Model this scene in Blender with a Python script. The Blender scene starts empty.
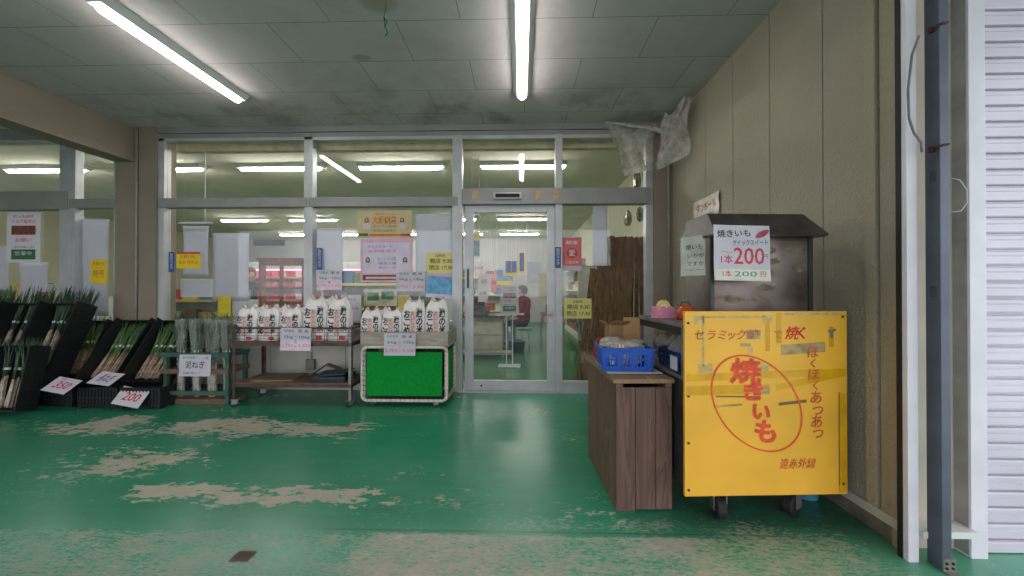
import bpy, bmesh, math, random
from mathutils import Matrix, Vector
from math import radians as R, sin, cos, pi

# ------------------------------------------------------------------ camera, sky, exposure
SC = bpy.context.scene
COL = SC.collection
CAM_H, FOC, YAW, PIT = 1.15, 375.0, R(1.375), R(0.3)
cd = bpy.data.cameras.new('camera'); cam = bpy.data.objects.new('camera', cd); COL.objects.link(cam)
cam.location = (0, 0, CAM_H); cam.rotation_euler = (R(90) + PIT, 0, YAW)
cd.sensor_fit = 'HORIZONTAL'; cd.sensor_width = 36.0; cd.lens = 36.0 * FOC / 1024.0
cd.clip_start = 0.05; cd.clip_end = 300
SC.camera = cam
W = bpy.data.worlds.new('sky'); SC.world = W; W.use_nodes = True
bg = W.node_tree.nodes['Background']
bg.inputs[0].default_value = (0.93, 0.93, 1.0, 1); bg.inputs[1].default_value = 1.4     # even overcast sky
SC.view_settings.view_transform = 'Standard'; SC.view_settings.look = 'None'
SC.view_settings.gamma = 1.0; SC.view_settings.use_curve_mapping = False
SC.view_settings.exposure = 0.9
SC.cycles.use_denoising = True
SC.cycles.max_bounces = 10; SC.cycles.transparent_max_bounces = 24
SC.cycles.sample_clamp_indirect = 6.0
TUBE_OUT, TUBE_IN = 18.0, 36.0

_f = Vector((-sin(YAW) * cos(PIT), cos(YAW) * cos(PIT), sin(PIT)))
_r = Vector((cos(YAW), sin(YAW), 0)); _u = _r.cross(_f)
def at(px, py, Y):
    """point of the photo's pixel (px, py) on the plane at depth Y"""
    d = _f * FOC + _r * (px - 512) + _u * (288 - py)
    return Vector((0, 0, CAM_H)) + d * (Y / d.y)
def rect(x0, y0, x1, y1, Y):
    a, b = at(x0, y1, Y), at(x1, y0, Y)
    return (a.x + b.x) / 2, (a.z + b.z) / 2, b.x - a.x, b.z - a.z

# ------------------------------------------------------------------ materials
def lin(c):
    return tuple(((v / 255) / 12.92 if v / 255 <= .04045 else ((v / 255 + .055) / 1.055) ** 2.4) for v in c) + (1,)
_m = {}
def mat(name, rgb, rough=.6, metal=0, var=.12, scale=8, bump=0, bscale=60, alpha=1.0, stretch=(1, 1, 1), spec=.5, emit=0, col2=None, trans=0, detail=3):
    if name in _m: return _m[name]
    m = bpy.data.materials.new(name); m.use_nodes = True; _m[name] = m
    nt = m.node_tree; N = nt.nodes; L = nt.links
    p = N['Principled BSDF']; c = lin(rgb)
    p.inputs['Roughness'].default_value = rough; p.inputs['Metallic'].default_value = metal
    p.inputs['Alpha'].default_value = alpha; p.inputs['Specular IOR Level'].default_value = spec
    if trans: p.inputs['Transmission Weight'].default_value = trans
    if emit:
        p.inputs['Emission Color'].default_value = c; p.inputs['Emission Strength'].default_value = emit
    tc = N.new('ShaderNodeTexCoord'); mp = N.new('ShaderNodeMapping'); mp.inputs['Scale'].default_value = stretch
    L.new(tc.outputs['Object'], mp.inputs[0])
    nz = N.new('ShaderNodeTexNoise'); nz.inputs['Scale'].default_value = scale; nz.inputs['Detail'].default_value = detail
    L.new(mp.outputs[0], nz.inputs['Vector'])
    mr = N.new('ShaderNodeMapRange'); mr.inputs[1].default_value = .3; mr.inputs[2].default_value = .7
    L.new(nz.outputs[0], mr.inputs[0])
    mx = N.new('ShaderNodeMix'); mx.data_type = 'RGBA'
    d = lin(col2) if col2 else tuple(v * (1 - var) ** 2 for v in c[:3]) + (1,)
    e = c if col2 else tuple(min(1, v * (1 + var)) for v in c[:3]) + (1,)
    mx.inputs[6].default_value = d; mx.inputs[7].default_value = e
    L.new(mr.outputs[0], mx.inputs[0]); L.new(mx.outputs[2], p.inputs['Base Color'])
    if bump:
        b = N.new('ShaderNodeBump'); b.inputs['Strength'].default_value = bump; b.inputs['Distance'].default_value = .01
        n2 = N.new('ShaderNodeTexNoise'); n2.inputs['Scale'].default_value = bscale; n2.inputs['Detail'].default_value = 4
        L.new(mp.outputs[0], n2.inputs['Vector']); L.new(n2.outputs[0], b.inputs['Height']); L.new(b.outputs[0], p.inputs['Normal'])
    return m
def nd(nt, t, **k):
    n = nt.nodes.new(t)
    for a, v in k.items():
        if a[0] == 'i' and a[1:].isdigit(): n.inputs[int(a[1:])].default_value = v
        else: setattr(n, a, v)
    return n
def math_(nt, op, a, b=None, clamp=False):
    n = nt.nodes.new('ShaderNodeMath'); n.operation = op; n.use_clamp = clamp
    for i, v in enumerate((a, b)):
        if v is None: continue
        if isinstance(v, (int, float)): n.inputs[i].default_value = v
        else: nt.links.new(v, n.inputs[i])
    return n.outputs[0]
def bump01(nt, v, a, b, soft):
    """1 between a and b, soft edges"""
    x = nd(nt, 'ShaderNodeMapRange', interpolation_type='SMOOTHSTEP', i1=a - soft, i2=a + soft)
    y = nd(nt, 'ShaderNodeMapRange', interpolation_type='SMOOTHSTEP', i1=b - soft, i2=b + soft, i3=1.0, i4=0.0)
    nt.links.new(v, x.inputs[0]); nt.links.new(v, y.inputs[0])
    return math_(nt, 'MULTIPLY', x.outputs[0], y.outputs[0])

def glass_mat(name, tint=(.93, .96, .94), gloss=1.0):
    m = bpy.data.materials.new(name); m.use_nodes = True; nt = m.node_tree; nt.nodes.clear()
    o = nd(nt, 'ShaderNodeOutputMaterial'); t = nd(nt, 'ShaderNodeBsdfTransparent'); t.inputs[0].default_value = tint + (1,)
    g = nd(nt, 'ShaderNodeBsdfGlossy'); g.inputs['Roughness'].default_value = .01; g.inputs[0].default_value = (gloss,) * 3 + (1,)
    L = nt.links; lw = nd(nt, 'ShaderNodeLayerWeight', i0=.5)
    fr = math_(nt, 'ADD', math_(nt, 'MULTIPLY', math_(nt, 'POWER', lw.outputs[1], 5.0), .8), .028)
    mx = nd(nt, 'ShaderNodeMixShader')
    L.new(fr, mx.inputs[0]); L.new(t.outputs[0], mx.inputs[1]); L.new(g.outputs[0], mx.inputs[2]); L.new(mx.outputs[0], o.inputs[0])
    return m
def film_mat(name, rgb, dens, rough=.25):
    """thin plastic film: part clear, part milky, with gloss"""
    m = bpy.data.materials.new(name); m.use_nodes = True; nt = m.node_tree; nt.nodes.clear(); L = nt.links
    o = nd(nt, 'ShaderNodeOutputMaterial'); t = nd(nt, 'ShaderNodeBsdfTransparent')
    p = nd(nt, 'ShaderNodeBsdfPrincipled'); p.inputs['Base Color'].default_value = lin(rgb); p.inputs['Roughness'].default_value = rough
    nz = nd(nt, 'ShaderNodeTexNoise', i2=14.0); tc = nd(nt, 'ShaderNodeTexCoord'); L.new(tc.outputs['Object'], nz.inputs[0])
    mr = nd(nt, 'ShaderNodeMapRange', i1=.3, i2=.7, i3=dens * .6, i4=min(1, dens * 1.4)); L.new(nz.outputs[0], mr.inputs[0])
    mx = nd(nt, 'ShaderNodeMixShader'); L.new(mr.outputs[0], mx.inputs[0]); L.new(t.outputs[0], mx.inputs[1]); L.new(p.outputs[0], mx.inputs[2]); L.new(mx.outputs[0], o.inputs[0])
    return m
def sheet_mat(name, rgb, f=.55):
    """thin paper: part of the light shines through"""
    m = bpy.data.materials.new(name); m.use_nodes = True; nt = m.node_tree; nt.nodes.clear(); L = nt.links
    o = nd(nt, 'ShaderNodeOutputMaterial'); d = nd(nt, 'ShaderNodeBsdfDiffuse'); t = nd(nt, 'ShaderNodeBsdfTranslucent'); mx = nd(nt, 'ShaderNodeMixShader'); mx.inputs[0].default_value = f
    nz = nd(nt, 'ShaderNodeTexNoise', i2=5.0); tc = nd(nt, 'ShaderNodeTexCoord'); L.new(tc.outputs['Object'], nz.inputs[0])
    c = nd(nt, 'ShaderNodeMix', data_type='RGBA'); c.inputs[6].default_value = lin(tuple(v * .93 for v in rgb)); c.inputs[7].default_value = lin(rgb); L.new(nz.outputs[0], c.inputs[0])
    for k in (d, t): L.new(c.outputs[2], k.inputs[0])
    L.new(d.outputs[0], mx.inputs[1]); L.new(t.outputs[0], mx.inputs[2]); L.new(mx.outputs[0], o.inputs[0]); return m
def emit_mat(name, rgb, s):
    m = bpy.data.materials.new(name); m.use_nodes = True; nt = m.node_tree; nt.nodes.clear()
    o = nd(nt, 'ShaderNodeOutputMaterial'); e = nd(nt, 'ShaderNodeEmission'); e.inputs[0].default_value = lin(rgb); e.inputs[1].default_value = s
    nt.links.new(e.outputs[0], o.inputs[0]); return m

def floor_mat():
    m = bpy.data.materials.new('worn green floor paint'); m.use_nodes = True; nt = m.node_tree; L = nt.links
    p = nt.nodes['Principled BSDF']; tc = nd(nt, 'ShaderNodeTexCoord'); sp = nd(nt, 'ShaderNodeSeparateXYZ')
    L.new(tc.outputs['Object'], sp.inputs[0]); X, Y = sp.outputs[0], sp.outputs[1]
    def noise(scale, sx, sy, detail, rough=.55, rot=0):
        mp = nd(nt, 'ShaderNodeMapping'); mp.inputs['Scale'].default_value = (sx, sy, 1); mp.inputs['Rotation'].default_value = (0, 0, rot)
        L.new(tc.outputs['Object'], mp.inputs[0])
        n = nd(nt, 'ShaderNodeTexNoise'); n.inputs['Scale'].default_value = scale; n.inputs['Detail'].default_value = detail; n.inputs['Roughness'].default_value = rough
        L.new(mp.outputs[0], n.inputs['Vector']); return n.outputs[0]
    big = noise(1.3, .9, 1.5, 5, .6, .3); fine = noise(13, .8, 1.6, 5, .7, .25)
    fld = math_(nt, 'ADD', math_(nt, 'MULTIPLY', big, .60), math_(nt, 'MULTIPLY', fine, .40))
    def band(x0, x1, y0, y1, sx, sy, amp):
        return math_(nt, 'MULTIPLY', math_(nt, 'MULTIPLY', bump01(nt, X, x0, x1, sx), bump01(nt, Y, y0, y1, sy)), amp)
    bands = [band(-3.9, -1.25, 2.85, 3.4, .35, .22, .135), band(-2.25, -.75, 1.97, 2.2, .25, .09, .165),
             band(.0, .5, 1.83, 1.98, .15, .06, .10), band(-3.3, -1.7, 2.35, 2.8, .4, .15, .095), band(-1.1, -.2, 2.2, 2.6, .3, .2, .05), band(-4.2, -3.0, 2.1, 2.6, .4, .2, .06)]
    speck = noise(62, .5, 1.3, 5, .75, .35)
    fld2 = math_(nt, 'ADD', math_(nt, 'ADD', math_(nt, 'MULTIPLY', big, .34), math_(nt, 'MULTIPLY', fine, .22)), math_(nt, 'MULTIPLY', speck, .44))
    fb = [band(-6.0, -.6, .4, 1.76, .3, .03, .10), band(-.85, 1.0, .3, 1.765, .25, .015, .128), band(.9, 1.6, .5, 1.85, .2, .1, .11), band(-.1, .75, 1.8, 1.9, .2, .05, .09)]
    t2 = fb[0]
    for b in fb[1:]: t2 = math_(nt, 'MAXIMUM', t2, b)
    fld2 = math_(nt, 'ADD', fld2, t2)
    tot = bands[0]
    for b in bands[1:]: tot = math_(nt, 'MAXIMUM', tot, b)
    mk0 = nd(nt, 'ShaderNodeMapRange', i1=.612, i2=.636); L.new(math_(nt, 'ADD', fld, tot), mk0.inputs[0])
    mk1 = nd(nt, 'ShaderNodeMapRange', i1=.57, i2=.665, i4=.92); L.new(fld2, mk1.inputs[0])
    mk = nd(nt, 'ShaderNodeMath', operation='MAXIMUM'); L.new(math_(nt, 'MULTIPLY', mk0.outputs[0], math_(nt, 'ADD', math_(nt, 'MULTIPLY', speck, .9), .45), True), mk.inputs[0]); L.new(mk1.outputs[0], mk.inputs[1])
    # paint tone
    tone = noise(.8, 1, 1, 4); sm = noise(5, .5, 3, 4)
    rp = nd(nt, 'ShaderNodeMix', data_type='RGBA'); rp.inputs[6].default_value = lin((34, 126, 92)); rp.inputs[7].default_value = lin((58, 154, 118))
    mr = nd(nt, 'ShaderNodeMapRange', i1=.3, i2=.7); L.new(math_(nt, 'ADD', math_(nt, 'MULTIPLY', tone, .6), math_(nt, 'MULTIPLY', sm, .4)), mr.inputs[0]); L.new(mr.outputs[0], rp.inputs[0])
    # foreground brightness put into the paint colour, lighter towards the front
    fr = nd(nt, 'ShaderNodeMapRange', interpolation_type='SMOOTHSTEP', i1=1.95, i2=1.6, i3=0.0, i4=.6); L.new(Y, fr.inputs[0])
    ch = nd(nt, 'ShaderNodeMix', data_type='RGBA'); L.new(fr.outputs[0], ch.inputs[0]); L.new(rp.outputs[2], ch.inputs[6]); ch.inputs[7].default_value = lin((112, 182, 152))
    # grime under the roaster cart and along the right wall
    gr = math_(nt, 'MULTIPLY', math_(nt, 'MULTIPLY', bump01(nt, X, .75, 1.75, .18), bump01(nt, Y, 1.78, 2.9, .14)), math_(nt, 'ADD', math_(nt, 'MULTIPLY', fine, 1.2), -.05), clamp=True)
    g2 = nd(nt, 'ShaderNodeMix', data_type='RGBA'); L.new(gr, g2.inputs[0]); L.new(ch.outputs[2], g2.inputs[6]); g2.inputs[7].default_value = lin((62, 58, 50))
    con = nd(nt, 'ShaderNodeMix', data_type='RGBA'); con.inputs[6].default_value = lin((166, 152, 136)); con.inputs[7].default_value = lin((218, 206, 192))
    L.new(noise(9, 1, 1, 5, .7), con.inputs[0])
    mx = nd(nt, 'ShaderNodeMix', data_type='RGBA'); L.new(mk.outputs[0], mx.inputs[0]); L.new(g2.outputs[2], mx.inputs[6]); L.new(con.outputs[2], mx.inputs[7])
    # expansion joint
    jt = math_(nt, 'MULTIPLY', bump01(nt, Y, 1.783, 1.795, .004), bump01(nt, X, -1.0, 1.3, .2))
    m2 = nd(nt, 'ShaderNodeMix', data_type='RGBA'); L.new(math_(nt, 'MULTIPLY', jt, .6), m2.inputs[0]); L.new(mx.outputs[2], m2.inputs[6]); m2.inputs[7].default_value = lin((70, 84, 70))
    L.new(m2.outputs[2], p.inputs['Base Color'])
    ro = nd(nt, 'ShaderNodeMapRange', i3=.27, i4=.8); L.new(mk.outputs[0], ro.inputs[0]); L.new(ro.outputs[0], p.inputs['Roughness'])
    b = nd(nt, 'ShaderNodeBump', i0=.08, i1=.01); L.new(math_(nt, 'SUBTRACT', math_(nt, 'MULTIPLY', fine, .4), mk.outputs[0]), b.inputs['Height']); L.new(b.outputs[0], p.inputs['Normal'])
    return m
def ceiling_mat():
    m = bpy.data.materials.new('grey ceiling boards'); m.use_nodes = True; nt = m.node_tree; L = nt.links
    p = nt.nodes['Principled BSDF']; p.inputs['Roughness'].default_value = .8
    tc = nd(nt, 'ShaderNodeTexCoord'); mp = nd(nt, 'ShaderNodeMapping'); mp.inputs['Location'].default_value = (.42, .155, 0); L.new(tc.outputs['Object'], mp.inputs[0])
    br = nd(nt, 'ShaderNodeTexBrick'); br.offset = .5
    br.inputs['Color1'].default_value = lin((204, 196, 196)); br.inputs['Color2'].default_value = lin((198, 190, 190)); br.inputs['Mortar'].default_value = lin((136, 130, 126))
    br.inputs['Scale'].default_value = 1; br.inputs['Brick Width'].default_value = .91; br.inputs['Row Height'].default_value = .455; br.inputs['Mortar Size'].default_value = .003; br.inputs['Mortar Smooth'].default_value = .1
    L.new(mp.outputs[0], br.inputs[0])
    sp = nd(nt, 'ShaderNodeSeparateXYZ'); L.new(tc.outputs['Object'], sp.inputs[0])
    nz = nd(nt, 'ShaderNodeTexNoise'); nz.inputs['Scale'].default_value = 2.4; nz.inputs['Detail'].default_value = 6; nz.inputs['Roughness'].default_value = .65; L.new(tc.outputs['Object'], nz.inputs[0])
    near = nd(nt, 'ShaderNodeMapRange', interpolation_type='SMOOTHSTEP', i1=3.2, i2=3.9, i3=.3, i4=1.0); L.new(sp.outputs[1], near.inputs[0])
    gm = nd(nt, 'ShaderNodeMapRange', i1=.46, i2=.68, i4=.55); L.new(nz.outputs[0], gm.inputs[0])
    mx = nd(nt, 'ShaderNodeMix', data_type='RGBA'); L.new(math_(nt, 'MULTIPLY', gm.outputs[0], near.outputs[0]), mx.inputs[0]); L.new(br.outputs[0], mx.inputs[6]); mx.inputs[7].default_value = lin((88, 88, 74))
    # two rusty water stains
    prev = mx.outputs[2]
    for (cx, cy, rx, ry) in ((-1.28, 2.98, .075, .05), (-.93, 2.40, .13, .10)):
        dx = math_(nt, 'DIVIDE', math_(nt, 'SUBTRACT', sp.outputs[0], cx), rx); dy = math_(nt, 'DIVIDE', math_(nt, 'SUBTRACT', sp.outputs[1], cy), ry)
        d = math_(nt, 'ADD', math_(nt, 'ADD', math_(nt, 'MULTIPLY', dx, dx), math_(nt, 'MULTIPLY', dy, dy)), math_(nt, 'MULTIPLY', nz.outputs[0], 1.2))
        k = nd(nt, 'ShaderNodeMapRange', i1=1.85, i2=1.0, i3=0.0, i4=.5); L.new(d, k.inputs[0])
        q = nd(nt, 'ShaderNodeMix', data_type='RGBA'); L.new(k.outputs[0], q.inputs[0]); L.new(prev, q.inputs[6]); q.inputs[7].default_value = lin((140, 116, 76)); prev = q.outputs[2]
    L.new(prev, p.inputs['Base Color'])
    b = nd(nt, 'ShaderNodeBump', i0=.3, i1=.004); n2 = nd(nt, 'ShaderNodeTexNoise'); n2.inputs['Scale'].default_value = 90; L.new(tc.outputs['Object'], n2.inputs[0])
    L.new(n2.outputs[0], b.inputs['Height']); L.new(b.outputs[0], p.inputs['Normal'])
    return m
def wood_mat(name, a, b, axis='z', scale=14, rough=.75):
    m = bpy.data.materials.new(name); m.use_nodes = True; nt = m.node_tree; L = nt.links; p = nt.nodes['Principled BSDF']; p.inputs['Roughness'].default_value = rough
    tc = nd(nt, 'ShaderNodeTexCoord'); mp = nd(nt, 'ShaderNodeMapping'); s = {'x': (.12, 1, 1), 'y': (1, .12, 1), 'z': (1, 1, .12)}[axis]; mp.inputs['Scale'].default_value = s
    L.new(tc.outputs['Object'], mp.inputs[0])
    n = nd(nt, 'ShaderNodeTexNoise'); n.inputs['Scale'].default_value = scale; n.inputs['Detail'].default_value = 6; n.inputs['Distortion'].default_value = 1.2; L.new(mp.outputs[0], n.inputs[0])
    wv = math_(nt, 'FRACT', math_(nt, 'MULTIPLY', n.outputs[0], 7.0))
    mx = nd(nt, 'ShaderNodeMix', data_type='RGBA'); mx.inputs[6].default_value = lin(a); mx.inputs[7].default_value = lin(b)
    f = math_(nt, 'ADD', math_(nt, 'MULTIPLY', wv, .55), math_(nt, 'MULTIPLY', n.outputs[0], .5), clamp=True); L.new(f, mx.inputs[0]); L.new(mx.outputs[2], p.inputs['Base Color'])
    bp = nd(nt, 'ShaderNodeBump', i0=.35, i1=.006); L.new(wv, bp.inputs['Height']); L.new(bp.outputs[0], p.inputs['Normal'])
    return m

GLASS = glass_mat('window glass'); CLEAR = glass_mat('clear acrylic', (.95, .95, .95), .9)
FILM = film_mat('clear plastic sheeting', (200, 196, 188), .5); SLEEVE = film_mat('clear plastic sleeve', (205, 210, 205), .30, .12); BAGFILM = film_mat('crumpled clear bag', (200, 196, 190), .55, .2)
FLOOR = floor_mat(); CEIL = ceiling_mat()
LAMP_O = emit_mat('lit outdoor tube', (255, 250, 246), TUBE_OUT); LAMP_I = emit_mat('lit shop tube', (255, 248, 244), TUBE_IN); LAMP_P = emit_mat('pink meat case tube', (255, 150, 175), 2.2)
ALU = mat('aluminium frame', (190, 190, 192), .42, .3, .06, 6); ALU_D = mat('dull aluminium transom', (150, 149, 147), .5, .25, .06, 4)
BEIGE = mat('beige textured wall board', (160, 150, 131), .62, 0, .06, 2, .9, 70); BEIGE_P = mat('beige pier board', (142, 129, 114), .75, 0, .08, 2, .3, 40)
BACKING = mat('dark joint backing', (70, 66, 56), .8); PLINTH = mat('stained concrete plinth', (112, 102, 88), .9, 0, .25, 9, .4, 40)
WPANEL = mat('white wall panel', (178, 176, 168), .55, 0, .06, 3); GREYPIPE = mat('grey plastic pipe', (150, 146, 136), .5)
WHITE = mat('white enamel', (222, 222, 222), .4, 0, .04, 5); SHUT = mat('white shutter slats', (214, 208, 220), .45, .1, .05, 3)
STEELB = mat('blue grey steel post', (92, 100, 112), .45, .3, .12, 6); STEELW = mat('white square pipe', (226, 222, 230), .4, 0, .05, 5)
RAILG = mat('grey guide rail', (170, 167, 163), .5, .2, .15, 7); RUST = mat('rusty clip', (92, 48, 40), .7, .2, .3, 20); DARK = mat('black rubber', (26, 26, 26), .7)
CREAM = mat('cream shop wall', (196, 192, 168), .8, 0, .05, 2); LILAC = mat('pale shop back wall', (176, 174, 174), .8, 0, .05, 1.5); SHOPCEIL = mat('shop ceiling board', (214, 210, 190), .85, 0, .05, 2)
SHOPFLOOR = mat('glossy green shop floor', (22, 104, 58), .22, 0, .1, 1.5); ASPHALT = mat('grey asphalt', (120, 120, 118), .9, 0, .2, 12)
PAPER = sheet_mat('white paper', (236, 232, 240), .3); PAPER_B = sheet_mat('paper seen from behind', (226, 224, 236)); PAPER_Y = mat('pale yellow paper', (226, 214, 132), .7, 0, .03, 6); YEL = mat('bright yellow paper', (236, 206, 24), .65, 0, .05, 6); PINKP = mat('pink paper', (236, 150, 158), .7)
INK_K = mat('black ink', (34, 30, 34), .6); INK_R = mat('red ink', (206, 44, 66), .6); INK_P = mat('pink ink', (224, 96, 140), .6); INK_B = mat('blue ink', (56, 84, 150), .6); INK_G = mat('green ink', (60, 140, 110), .6); INK_O = mat('orange ink', (214, 120, 40), .6); INK_V = mat('violet ink', (92, 72, 120), .6); INK_W = mat('white ink', (235, 238, 240), .6)
PB_BROWN = mat('brown print', (134, 70, 56), .6, 0, .3, 30); PB_GREEN = mat('green print', (52, 116, 70), .6, 0, .15, 30); PB_TAN = mat('tan print', (190, 164, 120), .6, 0, .12, 20); PB_PINK = mat('rose print', (226, 176, 190), .6, 0, .06, 10); PB_BLUE = mat('sky blue print', (110, 172, 214), .6, 0, .2, 14); PB_LAV = mat('lavender print', (216, 206, 226), .6, 0, .05, 10); PB_RED = mat('red print', (196, 66, 60), .6, 0, .15, 16)
SKIN = mat('skin', (206, 160, 132), .6, 0, .05, 10); HAIR = mat('dark brown hair', (48, 30, 26), .6); HAIR2 = mat('reddish brown hair', (104, 56, 44), .6)
BLACKC = mat('black jacket', (26, 26, 30), .8); MAROON = mat('maroon jacket', (118, 28, 46), .8, 0, .15, 12); NAVY = mat('dark trousers', (40, 40, 48), .8)
CRATE = mat('black plastic crate', (24, 26, 28), .5, 0, .2, 10); BLUEC = mat('blue plastic', (28, 86, 188), .4, 0, .08, 8); DBLUE = mat('dark blue plastic', (30, 52, 98), .45, 0, .1, 8); TEAL = mat('dark teal crate plastic', (34, 54, 66), .5, 0, .1, 8)
RACKG = mat('green painted wood', (58, 92, 78), .7, 0, .2, 10); RUSTY = mat('brown steel angle', (94, 72, 64), .6, .3, .25, 12); GALV = mat('galvanised steel', (142, 142, 138), .45, .6, .15, 9); BOARD = wood_mat('brown shelf board', (88, 70, 58), (132, 108, 88), 'x')
GREYWOOD = wood_mat('weathered grey wood', (132, 122, 112), (188, 178, 166), 'x', 10); BOXWOOD = wood_mat('old brown box board', (70, 50, 44), (120, 92, 80), 'z', 9); BOXTOP = wood_mat('tan box lid board', (112, 88, 64), (160, 130, 98), 'y', 8); BOXSIDE = wood_mat('old brown side plank', (78, 58, 46), (128, 102, 80), 'z', 9)
CARDB = mat('brown cardboard', (164, 128, 92), .85, 0, .1, 8); TUBEW = mat('off white tube', (212, 206, 192), .45, 0, .08, 12); CORD = mat('black lacing cord', (36, 34, 32), .7); MESHG = mat('green mesh sheet', (2, 144, 52), .7, 0, .1, 30, .15, 300, spec=.15)
BAGW = mat('white rice bag', (238, 234, 232), .55, 0, .05, 9, .35, 22); STRINGR = mat('faded bag string', (196, 150, 140), .7); BAGPK = mat('salmon print', (226, 150, 132), .6, 0, .2, 40)
SYEL = mat('yellow painted board', (244, 184, 60), .42, 0, .07, 3); TAPE_Y = mat('yellow packing tape', (220, 164, 18), .25, 0, .1, 12); TAPE_G = mat('old grey tape', (178, 152, 106), .4, 0, .25, 30); TAPE_B = mat('beige tape residue', (206, 178, 110), .45, 0, .15, 40); SRED = mat('faded red paint', (228, 78, 44), .6, 0, .15, 30); SRED2 = mat('bright red paint', (216, 30, 30), .55)
CARTD = mat('dark grey cart steel', (72, 70, 72), .45, .4, .2, 10); HOOD = mat('sooty stainless steel', (160, 148, 142), .36, .6, .3, 4, .15, 12, col2=(92, 78, 72)); SCORCH = mat('brown scorched patch', (150, 130, 108), .6, .3, .3, 24, col2=(96, 82, 74))
PINKPL = mat('pink plastic', (228, 150, 180), .35); ORANGE = mat('orange plastic', (230, 84, 24), .25, 0, .1, 10, trans=.3); LBLUE = mat('light blue plastic', (88, 160, 196), .45)
STALK = mat('soil stained leek stalk', (196, 176, 150), .7, 0, .3, 30, col2=(120, 92, 68)); STALKW = mat('white leek stalk', (214, 208, 190), .55, 0, .2, 30, col2=(160, 130, 110)); LEAF = mat('leek leaf', (98, 128, 66), .55, 0, .3, 14, col2=(44, 74, 50)); LEAFD = mat('dark leek leaf', (72, 98, 70), .5, 0, .3, 14, col2=(34, 54, 46)); TAPEW = mat('white binding tape', (214, 220, 214), .5)
REED = mat('brown reed', (160, 118, 88), .75, 0, .35, 70, col2=(92, 64, 48), stretch=(1, 1, .03)); TWINE = mat('brown twine', (112, 86, 66), .8); GTWINE = mat('green twine', (40, 110, 84), .7)
SHELFW = mat('white shelf metal', (206, 206, 202), .5); COUNTER = mat('beige counter panel', (176, 170, 152), .6); BWOOD = wood_mat('red brown cabinet wood', (112, 60, 42), (156, 92, 66), 'z', 10, .5); SILVER = mat('crinkled silver foil', (170, 168, 160), .25, .8, .3, 14, .6, 20)
PACKS = [mat('meat pack', (226, 120, 140), .4, 0, .2, 20), mat('pale pack', (236, 196, 200), .4, 0, .2, 20), mat('red pack', (200, 70, 84), .4, 0, .2, 20)]
GOODS = [mat('white carton', (222, 220, 210), .5), mat('yellow carton', (226, 196, 90), .5), mat('red carton', (190, 70, 60), .5), mat('green carton', (96, 140, 84), .5), mat('brown carton', (150, 110, 80), .6), mat('blue carton', (90, 120, 170), .5)]

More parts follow.
